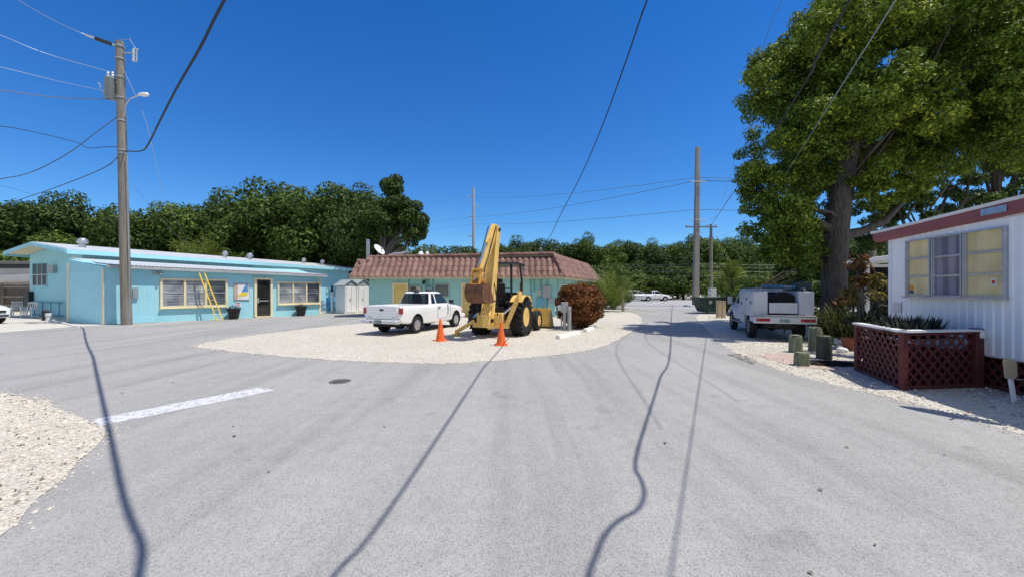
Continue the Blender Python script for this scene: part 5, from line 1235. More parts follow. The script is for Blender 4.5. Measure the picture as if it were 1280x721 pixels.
# ------------------------------------------------------------------ utility poles and cables
PWOOD = mat('pole_wood', (.22, .20, .165), .9, var=.3, scale=3, stretch=(6, 6, .35), bump=.6, bscale=14, dirt=(.32, .29, .24), dscale=1.5, damt=.6)
PCONC = mat('pole_concrete', (.30, .28, .25), .9, var=.12, scale=1.5, stretch=(1, 1, .4), dirt=(.25, .24, .22), damt=.4)
px0, py0 = -18.75, 19.85
up = empty('utility_pole', (px0, py0, 0), 'tall weathered wooden utility pole with transformer in front of the blue building', 'utility pole')
lean = -.34; PH = 13.75
MB().tube([(lean * k / 8, 0, PH * k / 8) for k in range(9)], [.215 - .055 * k / 8 for k in range(9)], 18).build('pole', PWOOD, up)
def pz(z): return Vector((lean * z / PH, 0, z))
mb = MB(); c_ = pz(11.4) + Vector((-.38, -.12, 0)); mb.lathe([(.20, -.50), (.22, -.47), (.22, .44), (.235, .47), (.17, .54), (.03, .58)], c_, 20); tf = mb.build('transformer', mat('transformer_grey', (.24, .27, .27), .5, .2, var=.1), up)
mb = MB()
for dx in (-.12, .1): mb.lathe([(.05, .55), (.07, .62), (.045, .68), (.065, .74), (.03, .82)], c_ + Vector((dx, 0, 0)), 12)
mb.tube([c_ + Vector((-.28, 0, .1)), c_ + Vector((-.5, -.1, .25)), c_ + Vector((-.3, 0, -.3))], .015, 6); mb.build('bushing', mat('porcelain', (.5, .52, .54), .25, coat=.4), tf)
MB().tube([pz(11.7) + Vector((0, -.1, 0)), c_ + Vector((0, 0, .3))], .04).tube([pz(11.1) + Vector((0, -.1, 0)), c_ + Vector((0, 0, -.3))], .04).build('bracket', GREY, tf)
la = MB(); la.tube([pz(10.1) + Vector((.16, -.02, 0)), pz(10.4) + Vector((.22, -.03, .2)), pz(10.8) + Vector((.5, -.06, .16)), pz(10.9) + Vector((1.02, -.1, .22))], .03); la = la.build('lamp_arm', ALU, up)
MB().lathe([(.02, -.30), (.06, -.24), (.10, -.05), (.095, .16), (.04, .23), (.01, .24)], (0, 0, 0), 16, 'x').build('lamp_head', WHITE, la).location = pz(10.9) + Vector((1.22, -.12, .22))
MB().tube([pz(13.2) + Vector((.12, 0, 0)), pz(13.2) + Vector((.62, -.04, -.02))], .03).build('cutout_bracket', ALU, up)
mb = MB(); q = pz(13.2) + Vector((.72, -.05, -.1)); mb.lathe([(.05, -.35), (.08, -.3), (.05, -.2), (.08, -.1), (.05, 0), (.08, .1), (.05, .2), (.03, .3)], q, 12); mb.tube([q + Vector((.14, 0, -.34)), q + Vector((.17, -.02, .26))], .025); mb.tube([q + Vector((0, 0, .28)), q + Vector((.24, 0, .26))], .02).tube([q + Vector((0, 0, -.33)), q + Vector((.14, 0, -.34))], .02); mb.build('fuse_cutout', mat('porcelain', (.5, .52, .54), .25), up)
MB().tube([q + Vector((.1, 0, .28)), q + Vector((-.2, 0, .75)), pz(13.6) + Vector((-.1, -.15, .1))], .012, 6).tube([pz(12.3) + Vector((.17, -.1, .2)), pz(11.2) + Vector((.75, -.1, .0)), pz(9.8) + Vector((1.3, -.1, 0)), pz(6.5) + Vector((1.5, .5, 0))], .009, 6).build('jumper_wire', GREY, up)
mb = MB()
for z in (13.5, 12.9, 12.0, 11.0, 9.9, 8.45, 8.3): mb.lathe([(.20, -.03), (.205, 0), (.20, .03)], pz(z), 18)
mb.build('pole_band', GREY, up)
MB().tube([(.19, -.08, .0), (.19, -.08, 3.2), (.12, -.1, 8.2)], .02, 6).build('ground_wire', GREY, up)
mb = MB(); a0 = pz(13.35) + Vector((-.18, -.05, .12)); mb.build
def smooth_path(pts, n=8):
    P = [Vector(p) for p in pts]; P = [P[0] * 2 - P[1]] + P + [P[-1] * 2 - P[-2]]; out = []
    for i in range(1, len(P) - 2):
        for k in range(n):
            t = k / n; a, b, c, d = P[i - 1], P[i], P[i + 1], P[i + 2]
            out.append(.5 * ((2 * b) + (c - a) * t + (2 * a - 5 * b + 4 * c - d) * t * t + (-a + 3 * b - 3 * c + d) * t ** 3))
    out.append(P[-2]); return out
CABLE = mat('cable_black', (.02, .02, .022), .6, var=.2); CABLEG = mat('cable_grey', (.16, .17, .18), .5, .3); CABLEF = mat('cable_faint', (.14, .24, .36), .6); CABLEL = mat('cable_light', (.42, .45, .48), .4, .5)
def cable(pts, r, m, lb, name='overhead_cable', sm=True, cat='cable', group=None):
    pp = smooth_path(pts) if sm else pts
    o = MB().tube(pp, r, 6).build(name, m); return tag(o, lb, cat, group)
def sag(a, b, s, n=24):
    a, b = Vector(a), Vector(b); return [a.lerp(b, k / n) - Vector((0, 0, s * 4 * (k / n) * (1 - k / n))) for k in range(n + 1)]
UP = Vector((px0, py0, 0))
# thick bundle from the pole to a span above the camera
SH = lambda a, b, h: (G(a, b)[0] + h * .445, G(a, b)[1] - h * .1, h)
cable([UP + pz(8.4) + Vector((.18, -.1, 0)), at(176, 189, 17.9), at(185, 181, 15.9), at(200, 151, 13.6), at(220, 112, 11.6), at(250, 60, 9.6), at(280, 1, 8.0), SH(149, 600, 6.6), SH(168, 745, 6.2), (2.6, -1.2, 6.6), (7, -5, 9.6)], .028, CABLE, 'thick black cable bundle rising from the wooden pole over the road at the left')
# service wires leaving the wooden pole to the left
top = UP + pz(13.5)
cable([at(2, -12, 16.5), at(60, 22, 18.0), at(104, 42.5, 19.4), top + Vector((-.15, -.1, .05))], .012, CABLEL, 'topmost pale wire on the wooden pole with the dark insulator rod', 'overhead_wire')
q0, q1 = at(107, 44, 19.3), at(144, 57, 19.7)
ins = empty('strain_insulator', q0, 'long dark strain insulator rod on the topmost wire left of the wooden pole', 'insulator')
MB().tube([q0, q0.lerp(q1, .3)], .05).build('end_fitting', ALU, ins, w=ins); MB().tube([q0.lerp(q1, .3), q0.lerp(q1, .34), q0.lerp(q1, .86), q0.lerp(q1, .9)], [.05, .09, .09, .05], 10).build('rod', mat('insulator_dark', (.03, .03, .04), .4), ins, w=ins); MB().tube([q0.lerp(q1, .9), q1], .04).build('end_fitting', ALU, ins, w=ins)
cable([at(-60, 20, 16), at(0, 44, 17.2), at(60, 68, 18.4), UP + pz(12.2) + Vector((-.3, -.1, 0))], .010, CABLEL, 'second pale wire from the top on the left of the wooden pole', 'overhead_wire')
cable([at(-60, 72, 16), at(0, 84, 17.2), at(70, 101, 18.6), at(136, 115, 19.6)], .010, CABLEL, 'third pale wire from the top, ending at the grey transformer', 'overhead_wire')
cable([at(-60, 108, 16), at(0, 113, 17.2), at(70, 122, 18.6), UP + pz(11.0) + Vector((-.4, -.1, -.1))], .020, CABLEG, 'twisted grey service wire just below the transformer', 'overhead_wire')
cable([at(-60, 160, 16), at(0, 158, 17.2), at(50, 167, 18.2), at(95, 178, 19), at(110, 185, 19.3), at(130, 184, 19.6), UP + pz(8.6) + Vector((-.15, -.1, 0))], .016, CABLE, 'black cable with a slack kink reaching the wooden pole from the left', 'overhead_cable')
cable([at(147, 146, 19.8), at(120, 166, 19), at(85, 192, 18), at(40, 215, 17), at(0, 224, 16), at(-60, 234, 14.5)], .016, CABLE, 'black cable hanging from the transformer in a curve down to the left', 'overhead_cable')
cable([UP + pz(8.2) + Vector((-.15, -.1, -.1)), at(135, 207, 19.5), at(110, 219, 21), at(60, 238, 23), at(30, 248, 25), at(-60, 280, 28)], .018, CABLE, 'lowest black cable dropping from the wooden pole toward the far left trees', 'overhead_cable')
cable([at(0, 232, 30), at(40, 243, 30), at(110, 268, 32), at(200, 300, 33.0)], .009, CABLE, 'thin wire sloping down in front of the left trees to the blue roof', 'overhead_wire')
for k, (pa, pb) in enumerate((((168, 235), (230, 305)), ((213, 260), (236, 305)))):
    cable([at(*pa, 24), at(*pb, 27.0)], .007, CABLEG, ('thin guy wire right of the wooden pole meeting the blue roof', 'second thin guy wire ending at the roof vents')[k], 'overhead_wire', False)
# centre cable to the mast of the tiled motel
cable([at(676.5, 311, 26.45), at(687, 297, 24.6), at(700, 270, 21), at(725, 222, 16.6), at(752, 160, 12.6), at(783, 75, 9.6), at(800, 25, 8.4), at(809, 0, 8.0), SH(500, 617, 6.7), SH(408, 730, 6.3), (1.75, 0, 6.8), (1.4, -8, 9.5)], .016, CABLE, 'long black cable from high overhead down to the mast on the tiled roof')
# right hand cables
far = (21.9, 45.0, 8.7)
cable([(-0.2, -8, 7.0), (2.4, 0, 6.0), (2.85, 1.2, 5.85), *[(G(a, b)[0] + 5.8 * .445, G(a, b)[1] - 5.8 * .1, 5.8) for a, b in ((735, 722), (743, 698), (756, 668), (774, 650), (796, 637), (805, 618), (801, 600), (794, 586), (796, 566), (805, 535), (818, 495), (826, 470))], (6.5, 9, 6.3), (8.6, 14, 6.5), (13, 24.5, 7.1), far], .018, CABLE, 'black cable crossing in front of the big tree, the left one of the pair')
p_ = at(1120, 0, 6.0); q_ = at(948, 272, 26)
cable([p_ * 2 - p_.lerp(q_, .12) + (p_ - q_) * .25] + sag(p_, q_, 0) + sag(q_, (22.2, 45.2, 7.6), .3)[1:], .008, CABLEL, 'pale cable crossing in front of the big tree, the right one of the pair', 'overhead_cable', False)
cable([(5.8, 4, 9.0), at(978, 0, 11), at(940, 120, 18), at(905, 245, 34), (22.0, 45, 9.4)], .007, CABLEG, 'thin grey wire left of the big tree meeting the far wooden pole', 'overhead_wire')
cable([(8.2, 5, 10.8), at(1012, 0, 13), at(960, 120, 20), at(905, 258, 38), (21.7, 45.1, 9.1)], .007, CABLEG, 'thin grey wire against the left edge of the big tree crown', 'overhead_wire')
for x_, lb in ((-.75, 'stray overhead telephone wire above the road, left of centre'), (1.1, 'stray overhead telephone wire above the road, right of centre')):
    pass
# tall square concrete pole and the smaller wooden pole by the highway
bx_, by_ = G(869.5, 383); ph = hz(184, by_)
t = empty('concrete_pole', (bx_, by_, 0), 'very tall square concrete utility pole standing by the highway', 'utility pole')
mb = MB(); mb.prism([(-.27, -.27), (.27, -.27), (.27, .27), (-.27, .27)], 0, 1, 'z'); n0 = len(mb.v)
mb.v = [(x * (1 if z == 0 else .66) + (.2 if z else 0), y * (1 if z == 0 else .66), z * ph) for x, y, z in mb.v]; mb.build('shaft', PCONC, t, bevel=.03)
mb = MB()
for z_ in (8.8, 12.7): mb.tube([(-.6, -.3, z_), (.9, -.3, z_)], .05, 8)
mb.build('insulator_arm', GREY, t)
mb = MB()
for k in range(20): mb.box(.34, .50, -.52, -.44, 2.5 + k * .55, 2.53 + k * .55)
mb.build('climbing_step', GREY, t)
MB().box(-.9, .9, -.9, .9, 0, .16).build('footing', CONC, t, bevel=.03)
wp = empty('crossarm_pole', (21.95, 45.0, 0), 'slim dark wooden pole with crossarm just right of the concrete pole', 'utility pole')
MB().tube([(0, 0, 0), (0, 0, 8.9)], [.2, .14], 14).build('pole', PWOOD, wp)
ca = MB().bar((-2.9, -.2, 8.6), (.55, -.2, 8.6), .12, .14).build('crossarm', PWOOD, wp); mb = MB()
for x_ in (-2.8, -1.9, -.5, .45): mb.lathe([(.03, 0), (.07, .08), (.05, .14), (.08, .2), (.02, .3)], (x_, -.2, 8.67), 10)
mb.build('insulator', mat('porcelain', (.5, .52, .54), .25), ca)
MB().box(-.25, .35, -.5, .2, .0, 1.9).build('cabinet', CONC, wp)
# distant steel transmission mast
sx, sy = (592 - 640) / FPX * 120, 120
t = empty('transmission_mast', (sx, sy, 0), 'distant thin steel transmission mast with side insulators above the tiled roof', 'mast')
H_ = hz(235, sy); STEEL = mat('steel_pale', (.45, .47, .50), .5, .3)
MB().tube([(0, 0, 0), (0, 0, H_)], [.55, .34], 12).build('pole', STEEL, t)
mb = MB()
for k in range(5):
    z_ = H_ - 2.8 - k * 2.9; mb.tube([(0, 0, z_), (-2.0 if k % 2 == 0 else 1.7, 0, z_ + .3)], .12, 6)
mb.build('insulator_arm', STEEL, t)
for i, (y0_, y1_, s_, lb) in enumerate(((246, 222, 2.4, 'uppermost faint transmission line between steel mast and concrete pole'), (271, 226, 2.0, 'transmission line drawn in a shallow curve to the concrete pole'), (280, 262, 1.5, 'lowest faint transmission line behind the yellow digger arm'))):
    a_ = at(500, y0_ + 12, 150); b_ = at(592, y0_, 120); c2_ = at(871, y1_, 43); e_ = at(960, y1_ + 2, 40)
    pts = [a_] + sag(b_, c2_, s_ * .4)[0:] + [e_]
    cable(pts, .03 if i != 1 else .036, CABLEF, lb, 'transmission_line', False, 'wire')
for i, (ya, yb, Y_, lb) in enumerate(((330, 324, 46, 'highway wire at the top of the bundle'), (338.5, 334, 46, 'second highway wire from the top'), (344.5, 342, 46.2, 'third highway wire from the top'), (333, 331.5, 44, 'fourth highway wire, lowest of the bundle'))):
    a_ = at(560, ya - 6, Y_ + 22); b_ = at(872, ya, Y_ - 4); c2_ = at(1200, yb, Y_ - 4)
    cable(sag(a_, b_, .5) + sag(b_, c2_, .3)[1:], .012, CABLEG, lb + ' before the far trees', 'highway_wire', False, 'wire')

# ------------------------------------------------------------------ vegetation
BARK = mat('bark', (.135, .12, .112), .95, var=.45, scale=5, stretch=(4, 4, .5), bump=1.0, bscale=6, bdist=.12, dirt=(.05, .045, .042), dscale=3.0, damt=.85)
BARKD = mat('bark_dark', (.07, .06, .05), .95, var=.3, scale=4)
L_BIG = leaf_mat('leaf_big', (.012, .030, .005), (.23, .33, .036), .25, .45, tip=(.62, .66, .08), tpos=.9)
L_A = leaf_mat('leaf_a', (.011, .029, .007), (.090, .145, .023), .2, .35)
L_B = leaf_mat('leaf_b', (.015, .038, .009), (.125, .195, .030), .22, .35)
L_C = leaf_mat('leaf_c', (.022, .055, .012), (.180, .260, .040), .24, .35)
L_PALM = leaf_mat('leaf_palm', (.05, .085, .018), (.24, .29, .06), .35, .8)
def crown_variant(seed, nleaf, nclump, ls, shape=(.5, .5, .42), zc=.58, cr=(.10, .17), low=.0):
    r = np.random.default_rng(seed); cl = []
    while len(cl) < nclump:
        d = r.normal(size=3); d /= np.linalg.norm(d)
        k = r.uniform(.35, .92); p = d * k * np.array(shape); p[2] += zc
        if p[2] < low: continue
        if abs(d[2]) > .9 and d[2] < 0: continue
        cl.append((p, r.uniform(*cr)))
    P, D = clump_points(cl, nleaf, r, .62)
    P[:, 2] = np.maximum(P[:, 2], .01)
    me = leaf_cloud('crown', P, D, ls * 1.1, .55, r, .12, .3, .5)
    mb = MB(); mb.tube([(0, 0, 0), (.01, .0, .2), (-.005, .01, .42)], [.028, .022, .016], 8)
    limbs(mb, (0, .0, .25), [c[0] for c in cl[::4]], .014, r, 5)
    tm_ = mb.mesh('trunk')
    return me, tm_
VAR = [crown_variant(11, 15000, 46, .030), crown_variant(12, 15000, 40, .032, (.5, .5, .40), .60), crown_variant(13, 13000, 34, .034, (.48, .48, .43), .56, (.11, .2)), crown_variant(14, 15000, 52, .028, (.5, .5, .38), .62, (.09, .15))]
BUSH = [crown_variant(21, 9000, 34, .042, (.5, .5, .5), .5, (.13, .2), .08), crown_variant(22, 9000, 30, .045, (.5, .5, .48), .46, (.13, .21), .06)]
def tree(name, px_, Y, top, w, var, m, lb, cat='tree', group=None, rot=None, z0=0, bark=BARKD):
    X = (px_ - 640) / FPX * Y; h = hz(top, Y) - z0
    t = empty(name, (X, Y, z0), lb, cat, group=group, rz=random.uniform(0, 6.28) if rot is None else rot)
    for nme, me, mm in (('trunk', var[1], bark), ('crown', var[0], m)):
        o = bpy.data.objects.new(nme, me); col.objects.link(o); o.parent = t; o.scale = (w, w, h)
        if not me.materials: me.materials.append(mm)
        o.material_slots[0].link = 'OBJECT'; o.material_slots[0].material = mm
        me.polygons.foreach_set('use_smooth', [False] * len(me.polygons))
    return t
# trees behind the blue building
tree('shade_tree', 22, 44, 243, 13.5, VAR[0], L_A, 'dark dense tree at the left edge behind the board fence')
tree('shade_tree', 78, 46, 240, 9.0, VAR[1], L_A, 'dark rounded tree just left of the gap before the wooden pole')
tree('shade_tree', -60, 42, 236, 13, VAR[2], L_A, 'dark tree mostly cut by the left edge')
tree('shade_tree', 58, 40, 288, 8, BUSH[0], L_C, 'lighter green low tree above the gable of the blue building', z0=1)
tree('shade_tree', 184, 45, 247, 8.6, VAR[2], L_B, 'feathery green tree right behind the wooden pole')
tree('shade_tree', 226, 47, 248, 11.5, VAR[0], L_C, 'mid green tree right of the wooden pole above the blue roof')
tree('shade_tree', 270, 49, 247, 9.5, VAR[3], L_A, 'dark narrow tree in the dip before the tallest group')
tree('shade_tree', 344, 58, 226, 16.7, VAR[1], L_B, 'broad bright tree with rounded crown left in the tallest group')
tree('shade_tree', 326, 55, 268, 11.8, BUSH[1], L_C, 'light green lower tree over the middle of the blue roof', z0=1)
tree('shade_tree', 395, 57, 236, 13.6, VAR[0], L_B, 'leafy tree in the middle of the tallest group')
tree('shade_tree', 436, 55, 230, 15.5, VAR[3], L_A, 'dark broad tree above the white sheds')
tree('shade_tree', 384, 53, 280, 10.3, BUSH[0], L_B, 'low leafy tree above the right part of the blue roof', z0=1)
tree('shade_tree', 468, 53, 268, 11.1, BUSH[1], L_A, 'dark low tree behind the satellite dish', z0=1)
# tree with visible limbs leaning right
lt = empty('leaning_tree', ((478 - 640) / FPX * 42, 42, 0), 'dark tree with bare limbs and a crown leaning right over the tiled roof', 'tree')
r_ = np.random.default_rng(5); cl = []
for px_, py_, rr in ((494, 240, 1.3), (486, 262, 1.2), (500, 256, 1.3), (512, 268, 1.2), (524, 275, 1.3), (531, 285, 1.0), (518, 288, 1.0), (500, 280, 1.2), (480, 290, 1.5), (506, 298, .8), (474, 270, 1.6), (498, 230, 1.0)):
    for k in range(3): cl.append((np.array(at(px_, py_, 42 + r_.uniform(-1.5, 1.5))) + r_.normal(size=3) * .35, rr * r_.uniform(.55, .8)))
P, D = clump_points(cl, 15000, r_, .5); me = leaf_cloud('crown', P - np.array(lt.location), D, .32, .55, r_); link('crown', me, L_A, lt, smooth=0)
mb = MB(); b0 = at(478, 345, 42); mb.tube([(b0.x, 42, 0), b0, at(480, 318, 42)], [.4, .3, .26], 10); limbs(mb, at(480, 320, 42), [c[0] for c in cl[::3]], .2, r_, 6); mb.build('trunk', BARK, lt, w=lt)
# palms
def palm(name, loc, h, n, fl, lb, cat='palm', droop=.9, seed=1, trunk=True, spread=(.1, 1.0), ll=.7, m=L_PALM):
    r = np.random.default_rng(seed); t = empty(name, loc, lb, cat); V = []
    if trunk: MB().tube([(0, 0, 0), (.05, 0, h * .5), (.1, .03, h)], [.14, .11, .09], 10).build('trunk', BARK, t)
    for i in range(n):
        a = r.uniform(0, 6.28); el = R(90) * (1 - r.uniform(*spread)); L = fl * r.uniform(.75, 1.15)
        p = np.array([.1, .03, h]) if trunk else np.array([r.normal() * .18, r.normal() * .18, h * .1]); d = np.array([math.cos(a) * math.cos(el), math.sin(a) * math.cos(el), math.sin(el)])
        side = np.array([-math.sin(a), math.cos(a), 0]); st_ = L / 16
        for k in range(17):
            d = d + np.array([0, 0, -droop * .075 * (k / 8)]); d /= np.linalg.norm(d); q = p + d * st_
            w_ = .018; V += [p - side * w_, p + side * w_, q + side * w_, q - side * w_]
            if k > 1:
                lg = ll * math.sin(math.pi * (k + 1) / 19) ** .6 * r.uniform(.8, 1.1)
                for s_ in (-1, 1):
                    tip = p + side * s_ * lg * .75 + d * lg * .55 + np.array([0, 0, -lg * .35 * r.uniform(.4, 1.4)]); md = (p + tip) / 2 + np.array([0, 0, .04]); wv = d * .03
                    V += [p, md - wv, tip, md + wv]
            p = q
    link('fronds', quads('fronds', np.array(V)), m, t, smooth=0); return t
palm('palm', (*at(232, 300, 39)[:2], 0), 4.6, 22, 2.2, 'feathery palm behind the blue roof right of the wooden pole', seed=3)
palm('palm', (*at(262, 300, 41)[:2], 0), 4.9, 22, 2.3, 'yellowish palm beside the middle roof vent', seed=4)
palm('palm', (*at(345, 262, 52)[:2], 0), 10.6, 20, 2.4, 'palm crown showing high among the bright broad trees', seed=5)
palm('palm', (*at(538, 318, 40)[:2], 0), 4.3, 16, 1.8, 'small palm head behind the left part of the tiled roof', seed=6)
# far row beyond the highway
FG = 'trees in the row beyond the highway'
FL_ = 'dense dark green tree in the far row beyond the highway'
xs = list(range(560, 1130, 24))
for i, px_ in enumerate(xs):
    top = 297 + 4 * math.sin(i * 1.7) + random.uniform(-4, 4)
    if px_ < 625: top = 322 + random.uniform(-3, 3)
    if px_ > 880: top -= 4
    tree('far_tree', px_ + random.uniform(-6, 6), 80 + random.uniform(-2, 5), top, random.uniform(9, 12), VAR[i % 4], (L_A, L_B, L_C)[i % 3 if i % 5 else 0], FL_, group=FG)
for i, px_ in enumerate(range(640, 1140, 24)):
    tree('far_bush', px_ + random.uniform(-6, 6), 73 + random.uniform(-1, 2), 330 + random.uniform(-8, 6), random.uniform(7, 9.5), BUSH[i % 2], (L_B, L_C, L_A)[i % 3], 'thick bush at the foot of the far tree row beyond the highway', 'bush', 'bushes at the foot of the far trees')
for i in range(16):
    tree('far_tree', -700 + i * 90, 110, 300 + random.uniform(-8, 8), 22, VAR[i % 4], L_A, 'distant tree on the skyline behind the motel buildings', group='trees on the skyline')
# shrubs in the middle ground
tree('shrub', 745, 44, 337, 4.2, BUSH[0], L_B, 'dense green shrub right behind the tiled roof corner', 'shrub')
tree('shrub', 752, 47, 318, 6.5, BUSH[1], L_B, 'tall leafy shrub rising behind the right end of the tiled motel roof', 'shrub')
tree('shrub', 765, 49, 326, 4.0, BUSH[0], L_B, 'leafy shrub behind the palm bush on the left side of the road', 'shrub')
tree('shrub', 768, 36.5, 344, 3.4, BUSH[0], L_C, 'bright leafy shrub directly behind the palm bush', 'shrub')
tree('shade_tree', 464, 47, 228, 9.5, VAR[2], L_A, 'dark tall tree joined to the leaning tree above the satellite dish')
tree('shade_tree', 412, 53, 229, 14, VAR[1], L_B, 'broad crown between the palm head and the dark right trees')
tree('shade_tree', 312, 54, 254, 9, VAR[3], L_B, 'mid green crown left of the tallest group above the roof vents')
tree('shrub', 757, 40, 342, 3.6, BUSH[1], L_C, 'bright green shrub between the tiled motel and the palm bush', 'shrub')
palm('palm_bush', (*G(766, 389), 0), 2.6, 60, 3.1, 'palm bush with upright fronds beside the pale wooden post', 'palm', .7, 8, False, (.0, .55), .42)
palm('palm_bush', (*G(914, 391), 0), 2.2, 44, 2.6, 'spiky palm bush behind the wooden posts by the dumpster', 'palm', .75, 9, False, (.0, .7), .4)
palm('palm', (*at(914, 345, 30)[:2], 0), 2.4, 16, 1.6, 'young palm with pointed head behind the service truck cab', seed=10, spread=(.0, .6))
tree('shrub', 958, 28, 343, 5.0, BUSH[0], L_C, 'bright green bush behind the service truck', 'shrub')
tree('shrub', 1002, 30, 341, 5.2, BUSH[1], L_B, 'green bush left of the big tree trunk', 'shrub')
tree('shrub', 1086, 30, 318, 6.0, BUSH[0], L_B, 'green bush between the big trunk and the screened porch', 'shrub')
# red leaved bush
rx, ry = G(728.5, 412); 
rb = empty('croton_bush', (rx, ry + .75, 0), 'round bush with dark red and green leaves beside the tiled motel', 'bush')
r_ = np.random.default_rng(9); n = 12000
d = r_.normal(size=(n, 3)); d /= np.linalg.norm(d, axis=1)[:, None]; k = (.40 + .62 * r_.uniform(0, 1, n) ** .55)[:, None]
bump_ = 1 + .07 * np.sin(d[:, :1] * 7 + 1) * np.cos(d[:, 1:2] * 6) + .05 * np.sin(d[:, 2:] * 11)
P = d * k * bump_ * np.array([1.06, 1.0, .98]) + np.array([0, 0, 1.04]); ok = P[:, 2] > .06; P, d = P[ok], d[ok]
link('foliage', leaf_cloud('foliage', P, d, .14, .42, r_, .12, .3, .9), leaf_mat('leaf_croton', (.045, .060, .018), (.32, .105, .038), .3, 1.6, tip=(.60, .30, .10)), rb, smooth=0)
mb = MB()
for k in range(9): a = k * .7; mb.tube([(.1 * math.cos(a), .1 * math.sin(a), 0), (.45 * math.cos(a), .45 * math.sin(a), .9)], [.03, .012], 6)
mb.build('stems', BARKD, rb)
# big tree on the right
BX, BY = 12.3, 15.6
bt = empty('big_tree', (BX, BY, 0), 'huge shade tree with thick grey trunk behind the service truck', 'tree')
r_ = np.random.default_rng(17); cl = []
C0 = np.array([15.6, 16.2, 9.7]); RR = np.array([6.3, 4.9, 5.7])
while len(cl) < 210:
    d = r_.normal(size=3); d /= np.linalg.norm(d); k = r_.uniform(.35, .95); p = C0 + d * k * RR
    zmin = 4.4 if p[0] < 12.2 else 5.9 + .12 * (p[0] - 12.6)
    if p[2] < zmin or p[2] > 15.5: continue
    cl.append((p, r_.uniform(.75, 1.35)))
for px_, py_, rr in ((952, 270, .9), (965, 300, .9), (985, 315, .8), (1003, 300, .9), (1000, 270, 1.1), (975, 240, 1.2), (1012, 332, .6), (1020, 290, .8), (950, 235, 1.0), (960, 320, .5), (1010, 240, 1.2), (985, 275, 1.2), (945, 200, 1.1), (948, 255, 1.0), (945, 225, 1.0), (958, 250, 1.2), (966, 290, 1.1), (980, 305, 1.0), (1000, 285, 1.2), (955, 285, 1.0), (970, 265, 1.2), (970, 315, .8), (990, 300, 1.1), (1000, 320, .8), (1015, 315, .8), (1015, 265, 1.2), (960, 225, 1.3), (1080, 235, 1.0), (1105, 240, 1.0), (1130, 235, 1.0), (1095, 255, .7)):
    cl.append((np.array(at(px_, py_, 15.6 + r_.uniform(-1.2, 1.2))), rr * .8))
sub = []
for c, rad in cl:
    for k in range(7):
        d = r_.normal(size=3); d /= np.linalg.norm(d); sub.append((c + d * rad * np.array([.75, .75, .55]), rad * r_.uniform(.28, .46)))
P, D = clump_points(sub, 360000, r_, .25)
link('crown', leaf_cloud('crown', P - np.array(bt.location), D, .15, .42, r_, .12, .35, .65), L_BIG, bt, smooth=0)
mb = MB(); n_ = 9; tp = [(0, 0, -.05), (0, 0, .3), (0.0, 0, 1.5), (.05, 0, 3.0), (.18, .02, 4.4), (.42, .05, 5.8), (.8, .1, 7.4)]
mb.tube(tp, [.62, .5, .43, .41, .38, .36, .26], 20)
rel = [c[0] - np.array(bt.location) for c in cl]
fork = [(Vector((.2, 0, 4.3)), lambda p: p[2] < 6 and p[0] < .5), (Vector((.42, .05, 5.7)), lambda p: p[2] >= 5 and p[0] < 4), (Vector((.8, .1, 7.3)), lambda p: True)]
mb.tube([(.1, 0, 3.9), (-.9, -.1, 4.3), (-1.9, .1, 4.6)], [.2, .14, .07], 8)
mb.tube([(.1, -.05, 3.7), (1.0, -.1, 3.9), (1.9, -.1, 4.3), (2.7, .1, 5.0), (3.3, .3, 6.0)], [.22, .16, .12, .08, .03], 10)
for i, p in enumerate(rel[::14]):
    f = next(f for f, g_ in fork if g_(p)); limbs(mb, f, [Vector(p)], .08, r_, 6)
me = mb.mesh('trunk')
for v in me.vertices:
    if v.co.z < 7: a = math.atan2(v.co.y, v.co.x - .1); v.co.x += .025 * math.sin(5 * a + v.co.z * 1.1); v.co.y += .025 * math.cos(4 * a - v.co.z)
link('trunk', me, BARK, bt, smooth=60)
# airy trees further right
def airy(name, X, Y, clumps, n, ls, m, lb, seed, tr):
    r = np.random.default_rng(seed); t = empty(name, (X, Y, 0), lb, 'tree')
    sub = []
    for c, rad in clumps:
        for k in range(7): d = r.normal(size=3); d /= np.linalg.norm(d); sub.append((np.array(c) + d * rad * .75, rad * r.uniform(.22, .42)))
    P, D = clump_points(sub, n, r, .2); link('crown', leaf_cloud('crown', P - np.array([X, Y, 0]), D, ls, .45, r), m, t, smooth=0)
    mb = MB(); mb.tube([(0, 0, 0), (.1, 0, tr * .5), (.0, .1, tr)], [.2, .16, .12], 8); limbs(mb, (0, .1, tr), [np.array(c) - np.array([X, Y, 0]) for c, _ in clumps], .10 if tr > 2 else .035, r, 6); mb.build('trunk', BARKD, t); return t
r_ = np.random.default_rng(31)
airy('airy_tree', 20.5, 20.5, [(at(px_, py_, 20.5 + r_.uniform(-2, 2)), r_.uniform(.9, 1.4)) for px_, py_ in ((1090, 262), (1110, 240), (1135, 258), (1160, 235), (1185, 255), (1150, 205), (1200, 215), (1225, 240), (1120, 215), (1215, 190), (1240, 205), (1100, 285), (1130, 280))], 17000, .19, L_A, 'airy tree with thin limbs behind the white roof of the mobile home', 33, 3.2)
airy('airy_tree', 27, 22.5, [(at(px_, py_, 22.5 + r_.uniform(-2, 2)), r_.uniform(1.0, 1.6)) for px_, py_ in ((1210, 260), (1245, 230), (1270, 200), (1290, 240), (1260, 165), (1285, 140), (1300, 180), (1240, 100), (1275, 60), (1320, 100), (1255, 20), (1300, 20), (1200, 10), (1225, 55), (1320, 250))], 20000, .19, L_A, 'sparse tall tree with sky gaps at the right edge', 34, 5.0)
